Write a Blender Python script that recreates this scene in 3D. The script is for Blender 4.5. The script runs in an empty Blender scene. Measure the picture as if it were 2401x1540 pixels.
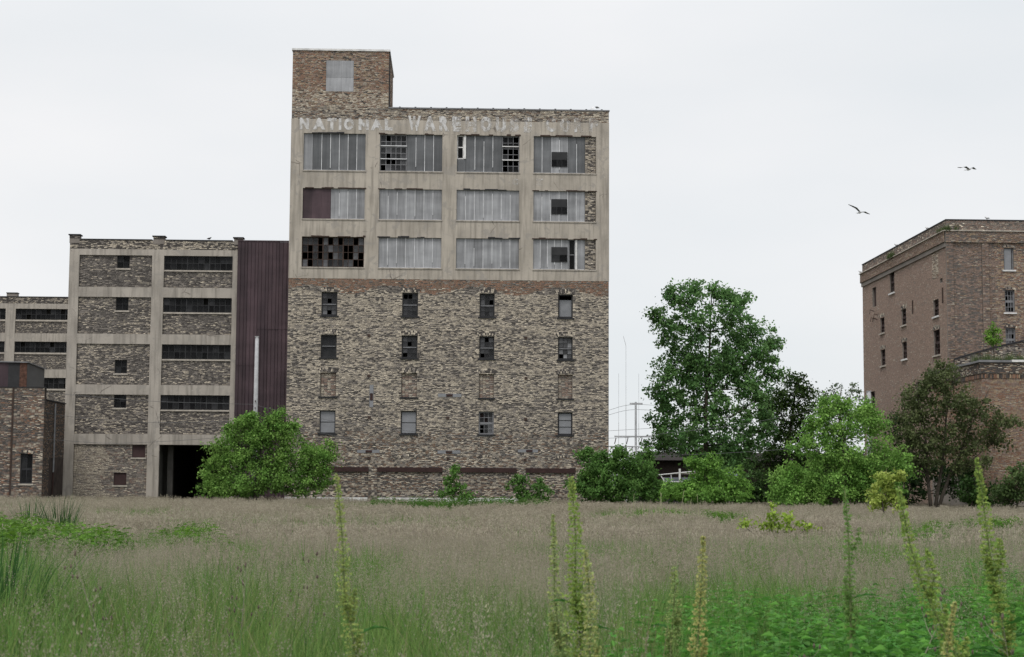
import bpy, math, random
import numpy as np
from mathutils import Vector, Matrix

# ------------------------------------------------------------------ camera, sky, sun, exposure
sc = bpy.context.scene
col = sc.collection
EYE, F = 2.0, 3900.0                     # eye height above the yard; focal length in 2400-px image units
PIT, ROLL, YAW = math.atan(370 / F), math.radians(0.35), math.radians(2.0)
cam = bpy.data.cameras.new('camera'); cam.sensor_width = 36; cam.lens = F / 2400 * 36
cam.clip_start = 0.1; cam.clip_end = 6000
cob = bpy.data.objects.new('camera', cam); col.objects.link(cob)
cob.matrix_world = (Matrix.Translation((0, 0, EYE)) @ Matrix.Rotation(math.pi / 2 + PIT, 4, 'X')
                    @ Matrix.Rotation(ROLL, 4, 'Z'))
cam.dof.use_dof = True; cam.dof.focus_distance = 130; cam.dof.aperture_fstop = 8.5     # sharp at the buildings
sc.camera = cob

SUN_EL, SUN_AZ = math.radians(58), math.radians(205)      # thin overcast, sun high behind the camera
world = bpy.data.worlds.new('World'); sc.world = world; world.use_nodes = True
wt = world.node_tree; wt.nodes.clear()
def wn(t, **k):
    n = wt.nodes.new(t)
    for a, b in k.items(): setattr(n, a, b)
    return n
w_out = wn('ShaderNodeOutputWorld'); w_bg = wn('ShaderNodeBackground'); w_bg.inputs[1].default_value = 1.0
w_sky = wn('ShaderNodeTexSky', sky_type='NISHITA', sun_disc=False, sun_elevation=SUN_EL, sun_rotation=SUN_AZ)
w_sc = wn('ShaderNodeVectorMath', operation='SCALE'); w_sc.inputs['Scale'].default_value = 0.10
w_tc = wn('ShaderNodeTexCoord'); w_map = wn('ShaderNodeMapping'); w_map.inputs['Scale'].default_value = (1.6, 1.6, 5.0)
w_map.inputs['Rotation'].default_value = (0.0, 0.25, 0.0)
w_no = wn('ShaderNodeTexNoise'); w_no.inputs['Scale'].default_value = 1.3; w_no.inputs['Detail'].default_value = 5
w_no.inputs['Roughness'].default_value = 0.45
w_rp = wn('ShaderNodeValToRGB')
w_rp.color_ramp.elements[0].position = 0.30; w_rp.color_ramp.elements[0].color = (0.785, 0.825, 0.855, 1)
w_rp.color_ramp.elements[1].position = 0.70; w_rp.color_ramp.elements[1].color = (0.97, 0.96, 0.962, 1)
w_sep = wn('ShaderNodeSeparateXYZ')                       # overcast sky: brighter towards the zenith
w_up = wn('ShaderNodeMapRange'); w_up.inputs['From Min'].default_value = 0.25; w_up.inputs['From Max'].default_value = 1.0
w_up.inputs['To Min'].default_value = 1.0; w_up.inputs['To Max'].default_value = 1.5
w_mul = wn('ShaderNodeVectorMath', operation='SCALE'); w_mix = wn('ShaderNodeMix', data_type='RGBA')
w_mix.inputs['Factor'].default_value = 0.93
L = wt.links.new
L(w_tc.outputs['Generated'], w_map.inputs['Vector']); L(w_map.outputs[0], w_no.inputs['Vector'])
L(w_no.outputs['Fac'], w_rp.inputs[0]); L(w_tc.outputs['Generated'], w_sep.inputs[0]); L(w_sep.outputs['Z'], w_up.inputs['Value'])
L(w_rp.outputs[0], w_mul.inputs[0]); L(w_up.outputs[0], w_mul.inputs['Scale'])
L(w_sky.outputs[0], w_sc.inputs[0]); L(w_sc.outputs[0], w_mix.inputs['A']); L(w_mul.outputs[0], w_mix.inputs['B'])
L(w_mix.outputs['Result'], w_bg.inputs[0]); L(w_bg.outputs[0], w_out.inputs[0])
sl = bpy.data.lights.new('sun', 'SUN'); sl.energy = 1.5; sl.angle = math.radians(18); sl.color = (1.0, 0.965, 0.91)
so = bpy.data.objects.new('sun', sl); col.objects.link(so)
sd = Vector((math.sin(SUN_AZ) * math.cos(SUN_EL), math.cos(SUN_AZ) * math.cos(SUN_EL), math.sin(SUN_EL)))
so.rotation_euler = sd.to_track_quat('Z', 'Y').to_euler(); so.location = (0, 0, 60)
sc.view_settings.view_transform = 'Standard'; sc.view_settings.look = 'None'
sc.view_settings.exposure = 0.0; sc.view_settings.gamma = 1.0; sc.view_settings.use_curve_mapping = False
sc.render.engine = 'CYCLES'
sc.cycles.max_bounces = 6; sc.cycles.diffuse_bounces = 3; sc.cycles.transparent_max_bounces = 16
sc.cycles.use_denoising = True
sc.cycles.sample_clamp_indirect = 4

# ------------------------------------------------------------------ helpers
RNG = np.random.default_rng(7)
def at(px, py, Y):
    """point at depth Y that the photograph shows at (px, py) in 2400-px units"""
    x, y = (px - 1200) / F, (770 - py) / F
    c, s = math.cos(ROLL), math.sin(ROLL)
    xr, yr = c * x - s * y, s * x + c * y
    d = Vector((xr, math.cos(PIT) - yr * math.sin(PIT), math.sin(PIT) + yr * math.cos(PIT)))
    d *= Y / d.y
    return Vector((d.x, d.y, d.z + EYE))
UU = Vector((math.cos(YAW), math.sin(YAW), 0)); NN = Vector((-math.sin(YAW), math.cos(YAW), 0))
def sm(t): t = np.clip(t, 0, 1); return t * t * (3 - 2 * t)
def gz(x, y):
    """height of the ground: a low rise under the camera, then the flat yard"""
    x = np.asarray(x, float); y = np.asarray(y, float)
    return 0.55 * (1 - sm((y - 5) / 42)) - 0.0032 * np.clip(x, -60, 60) * sm(y / 60) + 0.05 * np.sin(x * .9 + y * .33) * np.cos(y * .41 - x * .2) * (1 - sm((y - 60) / 60))
_g = np.random.default_rng(3).random((64, 64))
def vnoise(x, y):
    x = np.asarray(x, float); y = np.asarray(y, float)
    xi, yi = np.floor(x).astype(int), np.floor(y).astype(int)
    fx, fy = sm(x - xi), sm(y - yi)
    g = lambda a, b: _g[a % 64, b % 64]
    return (g(xi, yi) * (1 - fx) + g(xi + 1, yi) * fx) * (1 - fy) + (g(xi, yi + 1) * (1 - fx) + g(xi + 1, yi + 1) * fx) * fy
def fbm(x, y): return .5 * vnoise(x, y) + .3 * vnoise(x * 2.1 + 9, y * 2.1 + 4) + .2 * vnoise(x * 4.3 + 21, y * 4.3 + 17)

def tag(o, label=None, cat=None, group=None, kind=None):
    if label: o['label'] = label
    if cat: o['category'] = cat
    if group: o['group'] = group
    if kind: o['kind'] = kind
    return o
def empty(name, loc=(0, 0, 0), rz=0.0):
    o = bpy.data.objects.new(name, None); col.objects.link(o); o.location = loc; o.rotation_euler = (0, 0, rz)
    o.empty_display_size = .3
    return o
def link(name, me, parent=None, loc=None):
    o = bpy.data.objects.new(name, me); col.objects.link(o)
    if parent is not None: o.parent = parent
    if loc is not None: o.location = loc
    return o
def fast_mesh(name, V, Q, mat, tint=None, smooth=False):
    """V (n,3), Q (m,k) faces of equal size, tint (m,3) per face"""
    me = bpy.data.meshes.new(name)
    V = np.ascontiguousarray(V, np.float32); Q = np.ascontiguousarray(Q, np.int32)
    m, k = Q.shape
    me.vertices.add(len(V)); me.vertices.foreach_set('co', V.ravel())
    me.loops.add(m * k); me.loops.foreach_set('vertex_index', Q.ravel())
    me.polygons.add(m); me.polygons.foreach_set('loop_start', np.arange(0, m * k, k, dtype=np.int32))
    if smooth: me.polygons.foreach_set('use_smooth', np.ones(m, bool))
    me.update(calc_edges=True); me.validate()
    if tint is not None:
        a = me.attributes.new('tint', 'FLOAT_COLOR', 'FACE')
        a.data.foreach_set('color', np.concatenate([np.asarray(tint, np.float32), np.ones((m, 1), np.float32)], 1).ravel())
    me.materials.append(mat)
    return me

class MB:
    """collects quads and triangles for one mesh"""
    def __init__(s): s.v, s.f, s.t, s.c = [], [], [], (1, 1, 1)
    def quad(s, *p):
        n = len(s.v); s.v += [tuple(q) for q in p]; s.f.append(tuple(range(n, n + len(p)))); s.t.append(s.c)
    def box(s, x0, x1, y0, y1, z0, z1):
        n = len(s.v)
        s.v += [(x0, y0, z0), (x1, y0, z0), (x1, y1, z0), (x0, y1, z0), (x0, y0, z1), (x1, y0, z1), (x1, y1, z1), (x0, y1, z1)]
        for f in ((0, 3, 2, 1), (4, 5, 6, 7), (0, 1, 5, 4), (1, 2, 6, 5), (2, 3, 7, 6), (3, 0, 4, 7)):
            s.f.append(tuple(n + i for i in f)); s.t.append(s.c)
        return s
    def tube(s, pts, rad, n=6):
        pts = [Vector(p) for p in pts]
        if not hasattr(rad, '__len__'): rad = [rad] * len(pts)
        base = len(s.v)
        for i, p in enumerate(pts):
            d = (pts[min(i + 1, len(pts) - 1)] - pts[max(i - 1, 0)])
            d = d.normalized() if d.length > 1e-9 else Vector((0, 0, 1))
            a = Vector((0, 0, 1)) if abs(d.z) < .9 else Vector((1, 0, 0))
            e1 = d.cross(a).normalized(); e2 = d.cross(e1)
            for k in range(n):
                t = 2 * math.pi * k / n
                s.v.append(tuple(p + (e1 * math.cos(t) + e2 * math.sin(t)) * rad[i]))
        for i in range(len(pts) - 1):
            for k in range(n):
                a, b = base + i * n + k, base + i * n + (k + 1) % n
                s.f.append((a, b, b + n, a + n)); s.t.append(s.c)
        s.f.append(tuple(base + k for k in range(n))[::-1]); s.t.append(s.c)
        e = base + (len(pts) - 1) * n
        s.f.append(tuple(e + k for k in range(n))); s.t.append(s.c)
        return s
    def mesh(s, name, mat, smooth=False):
        me = bpy.data.meshes.new(name); me.from_pydata(s.v, [], s.f)
        a = me.attributes.new('tint', 'FLOAT_COLOR', 'FACE')
        a.data.foreach_set('color', np.array([(*c, 1) for c in s.t], np.float32).ravel())
        if smooth: me.polygons.foreach_set('use_smooth', np.ones(len(me.polygons), bool))
        me.materials.append(mat); me.update()
        return me
    def build(s, name, mat, parent=None, smooth=False): return link(name, s.mesh(name, mat, smooth), parent)

# ------------------------------------------------------------------ materials (all procedural)
class NT:
    def __init__(s, name):
        s.m = bpy.data.materials.new(name); s.m.use_nodes = True; s.t = s.m.node_tree
        s.b = s.t.nodes['Principled BSDF']; s.out = s.t.nodes['Material Output']
        s.b.inputs['Specular IOR Level'].default_value = .3
    def n(s, ty, **k):
        n = s.t.nodes.new(ty)
        for a, b in k.items(): setattr(n, a, b)
        return n
    def l(s, a, b): s.t.links.new(a, b)
    def coord(s, scale=(1, 1, 1), src='Object'):
        tc = s.n('ShaderNodeTexCoord'); mp = s.n('ShaderNodeMapping'); mp.inputs['Scale'].default_value = scale
        s.l(tc.outputs[src], mp.inputs[0]); return mp.outputs[0]
    def noise(s, scale, vec=None, detail=4, rough=.55, dist=0):
        n = s.n('ShaderNodeTexNoise'); n.inputs['Scale'].default_value = scale; n.inputs['Detail'].default_value = detail
        n.inputs['Roughness'].default_value = rough; n.inputs['Distortion'].default_value = dist
        s.l(vec if vec is not None else s.coord(), n.inputs['Vector']); return n.outputs['Fac']
    def ramp(s, fac, stops):
        r = s.n('ShaderNodeValToRGB'); e = r.color_ramp.elements
        while len(e) < len(stops): e.new(.5)
        for i, (p, c) in enumerate(stops):
            e[i].position = p; e[i].color = (*c, 1) if hasattr(c, '__len__') else (c, c, c, 1)
        s.l(fac, r.inputs[0]); return r.outputs[0]
    def mix(s, fac, a, b, mode='MIX'):
        m = s.n('ShaderNodeMix', data_type='RGBA', blend_type=mode)
        for v, i in ((fac, 'Factor'), (a, 'A'), (b, 'B')):
            if hasattr(v, 'links'): s.l(v, m.inputs[i])
            elif i == 'Factor': m.inputs[i].default_value = v
            else: m.inputs[i].default_value = (*v, 1) if hasattr(v, '__len__') else (v, v, v, 1)
        return m.outputs['Result']
    def tint(s):
        a = s.n('ShaderNodeAttribute', attribute_name='tint'); return a.outputs['Color']
    def rand(s): return s.n('ShaderNodeObjectInfo').outputs['Random']
    def bump(s, h, strength=.3, dist=.02):
        b = s.n('ShaderNodeBump'); b.inputs['Strength'].default_value = strength; b.inputs['Distance'].default_value = dist
        s.l(h, b.inputs['Height']); s.l(b.outputs[0], s.b.inputs['Normal'])
    def base(s, c, rough=.8, metal=0.0):
        if hasattr(c, 'links'): s.l(c, s.b.inputs['Base Color'])
        else: s.b.inputs['Base Color'].default_value = (*c, 1)
        if hasattr(rough, 'links'): s.l(rough, s.b.inputs['Roughness'])
        else: s.b.inputs['Roughness'].default_value = rough
        s.b.inputs['Metallic'].default_value = metal
        return s.m

def m_brick():
    s = NT('sooty_brick')
    c = s.mix(.55, s.tint(), s.ramp(s.noise(9), [(.3, .55), (.7, 1.25)]), 'MULTIPLY')
    s.bump(s.noise(30), .25, .01)
    return s.base(c, .9)
def m_mortar(name, a, b):
    s = NT(name)
    return s.base(s.ramp(s.noise(.6), [(.35, a), (.65, b)]), .95)
def m_concrete(name='weathered_concrete', hue=(.435, .390, .335)):
    s = NT(name)
    d = tuple(v * .50 for v in hue); l = tuple(min(v * 1.13, 1) for v in hue)
    c = s.ramp(s.noise(.35, detail=6), [(.32, tuple(v * .78 for v in hue)), (.52, hue), (.70, l)])
    st = s.noise(1.0, s.coord((3.2, 3.2, .25)), detail=6)                       # rain streaks
    c = s.mix(s.ramp(st, [(.47, 0), (.68, .75)]), c, d)
    bl = s.noise(1.1, detail=8, rough=.65, dist=.6)                             # lost skim coat
    c = s.mix(s.ramp(bl, [(.56, 0), (.60, .65)]), c, (.31, .285, .258))
    c = s.mix(s.ramp(s.noise(.9, s.coord((1, 1, 2.2)), detail=9, rough=.7), [(.66, 0), (.69, .6)]), c, (.56, .53, .49))
    v = s.n('ShaderNodeTexVoronoi', feature='DISTANCE_TO_EDGE'); v.inputs['Scale'].default_value = .42
    wob = s.n('ShaderNodeTexNoise'); wob.inputs['Scale'].default_value = 1.7; wob.inputs['Detail'].default_value = 6
    cv = s.coord(); s.l(cv, wob.inputs['Vector'])
    s.l(s.mix(.22, cv, wob.outputs['Color'], 'ADD'), v.inputs['Vector'])
    crack = s.ramp(v.outputs['Distance'], [(.004, .7), (.014, 0)])
    cm = s.mix(1.0, crack, s.ramp(s.noise(.5), [(.57, 0), (.63, 1)]), 'MULTIPLY')
    c = s.mix(cm, c, (.10, .085, .075))
    s.bump(s.noise(7, detail=8), .35, .03)
    return s.base(c, .92)
def m_metal(name, a, b, rough=.55, metal=.25, streak=(5, 5, .35)):
    s = NT(name)
    c = s.ramp(s.noise(1.0, s.coord(streak), detail=5), [(.3, a), (.7, b)])
    c = s.mix(.85, c, s.ramp(s.noise(.55, s.coord((.5, .5, 1.3)), detail=3), [(.3, .66), (.7, 1.2)]), 'MULTIPLY')
    c = s.mix(1.0, c, s.ramp(s.rand(), [(0, .78), (1, 1.15)]), 'MULTIPLY')
    s.bump(s.noise(3), .12, .02)
    return s.base(c, rough, metal)
def m_plain(name, c, rough=.7, metal=0.0, var=.25, scale=2.0):
    s = NT(name)
    lo, hi = tuple(v * (1 - var) for v in c), tuple(min(1, v * (1 + var)) for v in c)
    return s.base(s.ramp(s.noise(scale, detail=6), [(.3, lo), (.7, hi)]), rough, metal)
def m_glass(name='grimy_glass', dirt=(.045, .045, .05), see=.45, hi=.10, spec=.3):
    s = NT(name)
    c = s.ramp(s.noise(1.7, detail=6), [(.35, dirt), (.7, (hi, hi, hi * 1.04))])
    c = s.mix(1.0, c, s.ramp(s.rand(), [(0, .3), (.7, .8), (1, 1.7)]), 'MULTIPLY')
    s.base(c, .25); s.b.inputs['Specular IOR Level'].default_value = spec
    tr = s.n('ShaderNodeBsdfTransparent'); mx = s.n('ShaderNodeMixShader')
    tr.inputs[0].default_value = (.55, .57, .58, 1)
    s.l(s.ramp(s.rand(), [(0, see), (.5, see * .8), (1, see * .3)]), mx.inputs[0])
    s.l(s.b.outputs[0], mx.inputs[1]); s.l(tr.outputs[0], mx.inputs[2]); s.l(mx.outputs[0], s.out.inputs['Surface'])
    return s.m
def m_leaf(name, trans=.38, rough=.5, vary=.25):
    s = NT(name)
    c = s.mix(1.0, s.tint(), s.ramp(s.rand(), [(0, 1 - vary), (1, 1 + vary)]), 'MULTIPLY')
    s.base(c, rough); s.b.inputs['Specular IOR Level'].default_value = .12
    t = s.n('ShaderNodeBsdfTranslucent'); mx = s.n('ShaderNodeMixShader'); mx.inputs[0].default_value = trans
    s.l(c, t.inputs[0]); s.l(s.b.outputs[0], mx.inputs[1]); s.l(t.outputs[0], mx.inputs[2]); s.l(mx.outputs[0], s.out.inputs['Surface'])
    return s.m
def m_paint():
    s = NT('worn_white_paint')
    s.base(s.ramp(s.noise(2.2, detail=8), [(.3, (.52, .50, .48)), (.7, (.80, .79, .79))]), .85)
    tr = s.n('ShaderNodeBsdfTransparent'); mx = s.n('ShaderNodeMixShader')
    sx = s.n('ShaderNodeSeparateXYZ'); s.l(s.coord(), sx.inputs[0])
    mr = s.n('ShaderNodeMapRange'); mr.inputs['From Min'].default_value = -13; mr.inputs['From Max'].default_value = 12
    mr.inputs['To Min'].default_value = -.035; mr.inputs['To Max'].default_value = .10    # the right end has weathered longest
    s.l(sx.outputs['X'], mr.inputs['Value'])
    ad = s.n('ShaderNodeMath', operation='ADD'); s.l(mr.outputs[0], ad.inputs[0])
    s.l(s.noise(1.5, s.coord((1.6, 1.6, 1.0)), detail=9, rough=.72), ad.inputs[1])
    s.l(s.ramp(ad.outputs[0], [(.47, .12), (.60, .88)]), mx.inputs[0])
    s.l(s.b.outputs[0], mx.inputs[1]); s.l(tr.outputs[0], mx.inputs[2]); s.l(mx.outputs[0], s.out.inputs['Surface'])
    return s.m

BRICK = m_brick()
MORTAR = m_mortar('grey_mortar', (.30, .27, .235), (.39, .35, .305))
MORTAR_D = m_mortar('dark_mortar', (.19, .168, .15), (.26, .232, .208))
CONC = m_concrete(); CONC_G = m_concrete('grey_concrete', (.405, .366, .322))
GALV = m_metal('galvanised_sheet', (.25, .252, .262), (.37, .372, .385))
GALV_D = m_metal('dull_zinc_sheet', (.118, .122, .128), (.165, .168, .175))
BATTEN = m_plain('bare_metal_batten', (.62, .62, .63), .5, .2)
MAROON = m_metal('maroon_siding', (.042, .027, .033), (.084, .054, .062), .6, .0, (1.2, 1.2, .25))
DARKF = m_plain('blackened_frame_paint', (.028, .028, .030), .7)
GREYF = m_plain('grey_frame_paint', (.20, .20, .21), .7)
WHITEF = m_plain('white_frame_paint', (.66, .65, .64), .7)
RUSTF = m_plain('rusty_steel_bar', (.055, .035, .028), .8)
SILL = m_plain('pale_stone_sill', (.42, .38, .33), .9)
SILL_D = m_plain('soot_black_sill', (.030, .030, .033), .9)
STEEL = m_plain('brown_steel_beam', (.040, .020, .018), .75, 0, .3)
GLASS = m_glass(); GLASS_L = m_glass('pale_grimy_glass', (.10, .10, .105), .25, .22)
GLASS_K = m_glass('black_strip_glass', (.014, .0145, .016), .3, .032, .12)
BOARD = m_plain('grey_board', (.235, .24, .255), .8, 0, .12)
BOARD_D = m_plain('charcoal_board', (.034, .034, .036), .8, 0, .2)
MAROONB = m_plain('dark_maroon_board', (.050, .028, .028), .7, 0, .2)
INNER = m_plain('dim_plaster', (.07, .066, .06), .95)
ROOF = m_plain('tar_roof', (.05, .05, .05), .95)
PAINT = m_paint()
LEAF = m_leaf('leaf'); BARK = m_plain('bark', (.075, .062, .05), .95, 0, .4, 6)
BARK_P = m_plain('pale_bark', (.15, .135, .115), .95, 0, .35, 6)
GRASSM = m_leaf('grass_blade', .42, .6, .18); SEEDM = m_leaf('grass_seed_head', .4, .9, .07)
POLEM = m_plain('pale_pole', (.38, .38, .39), .8, 0, .15, 4)
WIREM = m_plain('wire_sheath', (.12, .12, .125), .6)
MASTM = m_plain('grey_mast_paint', (.46, .47, .49), .6, .2)

# ------------------------------------------------------------------ ground
def make_ground():
    ys = np.concatenate([np.linspace(-40, 60, 90), np.linspace(62, 220, 50), np.array([300, 600, 1500, 3500])])
    xs = np.concatenate([np.array([-3000, -1200, -400, -160]), np.linspace(-90, 90, 120), np.array([160, 400, 1200, 3000])])
    X, Y = np.meshgrid(xs, ys); Z = gz(X, Y)
    Z = np.where(Y > 200, Z - .4, Z)
    V = np.stack([X, Y, Z], -1).reshape(-1, 3); nx = len(xs)
    i = np.arange(len(ys) - 1)[:, None] * nx + np.arange(nx - 1)[None]; i = i.ravel()
    Q = np.stack([i, i + 1, i + nx + 1, i + nx], 1)
    s = NT('meadow_soil')
    c = s.ramp(s.noise(.12, detail=8), [(.35, (.055, .062, .026)), (.65, (.085, .078, .045))])
    s.bump(s.noise(6), .5, .05)
    o = link('ground', fast_mesh('ground', V, Q, s.base(c, 1.0), smooth=True)); tag(o, 'flat overgrown lot under the grass', kind='structure')
make_ground()

# ------------------------------------------------------------------ brick laying
CREAM, TAN, OCHRE = (.62, .545, .44), (.43, .375, .305), (.40, .30, .205)
GREY, SOOT, RED, BROWN = (.27, .24, .213), (.082, .073, .069), (.30, .170, .115), (.215, .145, .105)
WARM, UMBER, SLATE = (.330, .240, .195), (.265, .195, .162), (.150, .135, .124)
PAL = np.array([CREAM, TAN, OCHRE, GREY, SOOT, RED, BROWN, WARM, UMBER, SLATE])
def lay(x0, x1, z0, z1, holes, style, course=.080, lmin=.17, lmax=.34, gap=.020, seed=1, keep=None):
    """rows of bricks on a face; holes: (xa, xb, za, zb). returns [a0, a1, z0, z1, proud, palette, brightness]"""
    r = np.random.default_rng(seed); out = []
    z = z0
    while z < z1 - .02:
        zt = min(z + course, z1); zm = (z + zt) / 2
        segs = [(x0, x1)]
        for h in holes:
            if h[2] < zm < h[3]:
                ns = []
                for a, b in segs:
                    if h[1] <= a or h[0] >= b: ns.append((a, b))
                    else:
                        if h[0] - a > .04: ns.append((a, h[0]))
                        if b - h[1] > .04: ns.append((h[1], b))
                segs = ns
        for a, b in segs:
            x = a
            while x < b - .03:
                w = lmin + (lmax - lmin) * r.random() ** 1.4
                if b - x - w < .12: w = b - x
                e = min(x + w, b)
                if keep is None or keep((x + e) / 2, zm): out.append((x + gap / 2, e - gap / 2, z + gap / 2, zt - gap / 2))
                x = e
        z = zt
    B = np.array(out); n = len(B)
    k, br = style((B[:, 0] + B[:, 1]) / 2, (B[:, 2] + B[:, 3]) / 2, r)
    pr = .012 + .010 * r.random(n)
    return np.column_stack([B, pr, k, br])
FRONT = lambda a, o, z: (a, -o, z)
def brick_mesh(name, B, fmap):
    n = len(B); a0, a1, z0, z1, pr = B[:, :5].T
    back = np.full(n, -.01); V = np.zeros((n, 8, 3))
    for i, (a, o, z) in enumerate([(a0, pr, z0), (a1, pr, z0), (a1, pr, z1), (a0, pr, z1), (a0, back, z0), (a1, back, z0), (a1, back, z1), (a0, back, z1)]):
        x, y, zz = fmap(a, o, z); V[:, i, 0] = x; V[:, i, 1] = y; V[:, i, 2] = zz
    f = np.array([(0, 1, 2, 3), (3, 2, 6, 7), (1, 0, 4, 5), (0, 3, 7, 4), (2, 1, 5, 6)])
    Q = (np.arange(n)[:, None, None] * 8 + f[None]).reshape(-1, 4)
    t = np.repeat(PAL[B[:, 5].astype(int)] * B[:, 6:7], 5, 0)
    return fast_mesh(name, V.reshape(-1, 3), Q, BRICK, t)
_bm = {}
def brick_one(w, h, d, k, br, fkey, fmap):
    key = (round(w / .03), round(h, 2), int(k), round(br * 6), fkey)
    if key not in _bm:
        B = np.array([[-key[0] * .015, key[0] * .015, -h / 2, h / 2, d, k, br]])
        _bm[key] = brick_mesh('brick', B, fmap)
    return _bm[key]
def brickwork(parent, faces, nparts=300):
    """faces: list of (B, fmap, key). The longest pale bricks become parts, the rest one stuff part per face"""
    allb = [(B[i, 1] - B[i, 0] + (.5 if B[i, 5] < 3 else 0), j, i) for j, (B, f, k) in enumerate(faces) for i in range(len(B))]
    allb.sort(reverse=True)
    pick = {}
    for _, j, i in allb[:nparts]: pick.setdefault(j, []).append(i)
    meshes = []
    for j, (B, fmap, key) in enumerate(faces):
        sel = pick.get(j, [])
        mask = np.ones(len(B), bool); mask[sel] = False
        for i in sel:
            a0, a1, z0, z1, pr, k, br = B[i]
            o = link('brick', brick_one(a1 - a0, z1 - z0, .02, k, br, key, fmap), parent)
            x, y, z = fmap((a0 + a1) / 2, 0.004, (z0 + z1) / 2); o.location = (x, y, z)
        meshes.append(brick_mesh('brickwork', B[mask], fmap))
    V, Q, T, off = [], [], [], 0                                     # one mesh for all faces
    for me in meshes:
        nv, nf = len(me.vertices), len(me.polygons)
        v = np.empty(nv * 3, np.float32); me.vertices.foreach_get('co', v); V.append(v.reshape(-1, 3))
        q = np.empty(nf * 4, np.int32); me.loops.foreach_get('vertex_index', q); Q.append(q.reshape(-1, 4) + off); off += nv
        c = np.empty(nf * 4, np.float32); me.attributes['tint'].data.foreach_get('color', c); T.append(c.reshape(-1, 4)[:, :3])
        bpy.data.meshes.remove(me)
    o = link('brickwork', fast_mesh('brickwork', np.concatenate(V), np.concatenate(Q), BRICK, np.concatenate(T)), parent)
    o['kind'] = 'stuff'
    return o
def style_mix(p, scale=.25, amp=.9, base=(3, 4, 4, 6), pale=(0, 0, 1, 2), oz=0.0, seed=0):
    """p: chance of a pale brick, modulated in clumps"""
    base = np.array(base); pale = np.array(pale)
    def f(x, z, r):
        n = len(x); m = fbm(x * scale * .45 + oz, z * scale * .7 + oz); run = vnoise(x * 1.1 + oz * 3, z * 9 + oz)
        row = np.floor(z / .080); rowv = vnoise(x * .22 + row * 7.31, row * 3.77 + oz)
        q = np.clip(p + amp * .6 * (m - .5) + .25 * (run - .5) + .6 * (rowv - .5), .02, .95)
        if callable(seed): q = seed(x, z, q)
        k = np.where(r.random(n) < q, pale[r.integers(0, len(pale), n)], base[r.integers(0, len(base), n)])
        return k, .82 + .36 * r.random(n)
    return f

def wall_holes(mb, x0, x1, z0, z1, holes, y=0.0, th=.35, fmap=FRONT):
    """flat wall face with rectangular openings and their reveals"""
    xs = sorted({x0, x1, *[min(max(h[i], x0), x1) for h in holes for i in (0, 1)]})
    zs = sorted({z0, z1, *[min(max(h[i], z0), z1) for h in holes for i in (2, 3)]})
    P = lambda a, o, z: fmap(a, o - y, z)
    for i in range(len(xs) - 1):
        for j in range(len(zs) - 1):
            cx, cz = (xs[i] + xs[i + 1]) / 2, (zs[j] + zs[j + 1]) / 2
            if any(h[0] < cx < h[1] and h[2] < cz < h[3] for h in holes): continue
            mb.quad(P(xs[i], 0, zs[j]), P(xs[i + 1], 0, zs[j]), P(xs[i + 1], 0, zs[j + 1]), P(xs[i], 0, zs[j + 1]))
    for a, b, c, d in holes:
        mb.quad(P(a, 0, c), P(a, 0, d), P(a, -th, d), P(a, -th, c)); mb.quad(P(b, 0, c), P(b, -th, c), P(b, -th, d), P(b, 0, d))
        mb.quad(P(a, 0, d), P(b, 0, d), P(b, -th, d), P(a, -th, d)); mb.quad(P(a, 0, c), P(a, -th, c), P(b, -th, c), P(b, 0, c))

def pane_grid(parent, x0, x1, z0, z1, y, nx, nz, glass, frame, bar=.05, missing=0.0, r=None, fmap=FRONT, outer=.07, xbars=None, name='window', th=.06):
    """a window: its bars are the part, each pane a sub-part"""
    r = r or random.Random(int(x0 * 97 + z0 * 31)); mb = MB()
    def bx(a, b, c, d, o=0.0):
        p, q = fmap(a, -y + o, c), fmap(b, -y - th, d)
        mb.box(min(p[0], q[0]), max(p[0], q[0]), min(p[1], q[1]), max(p[1], q[1]), c, d)
    bx(x0, x0 + outer, z0, z1); bx(x1 - outer, x1, z0, z1)
    bx(x0 + outer, x1 - outer, z0, z0 + outer); bx(x0 + outer, x1 - outer, z1 - outer, z1)
    ix0, ix1, iz0, iz1 = x0 + outer, x1 - outer, z0 + outer, z1 - outer
    dx, dz = (ix1 - ix0) / nx, (iz1 - iz0) / nz
    for k in range(1, nz): bx(ix0, ix1, iz0 + k * dz - bar / 2, iz0 + k * dz + bar / 2, -.004)
    for k in range(1, nx):
        w = bar * (2.2 if xbars and k in xbars else 1)
        for j in range(nz):
            bx(ix0 + k * dx - w / 2, ix0 + k * dx + w / 2, iz0 + j * dz + bar / 2 * (j > 0), iz0 + (j + 1) * dz - bar / 2 * (j < nz - 1), -.002)
    w = mb.build(name, frame, parent)
    key = None
    me = None
    for i in range(nx):
        for j in range(nz):
            if r.random() < missing: continue
            if me is None:
                pm = MB(); p, q = fmap(-dx / 2, .006, 0), fmap(dx / 2, -.006, 0)
                pm.box(min(p[0], q[0]), max(p[0], q[0]), min(p[1], q[1]), max(p[1], q[1]), -dz / 2, dz / 2); me = pm.mesh('pane', glass)
            o = link('pane', me, w); o.location = fmap(ix0 + (i + .5) * dx, -y - th / 2, iz0 + (j + .5) * dz)
            o.rotation_euler = (0, 0, r.uniform(-.012, .012))
    return w
def board(parent, name, x0, x1, z0, z1, y0, y1, mat, fmap=FRONT):
    mb = MB(); p, q = fmap(x0, -y0, 0), fmap(x1, -y1, 0)
    mb.box(min(p[0], q[0]), max(p[0], q[0]), min(p[1], q[1]), max(p[1], q[1]), z0, z1); return mb.build(name, mat, parent)

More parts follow.
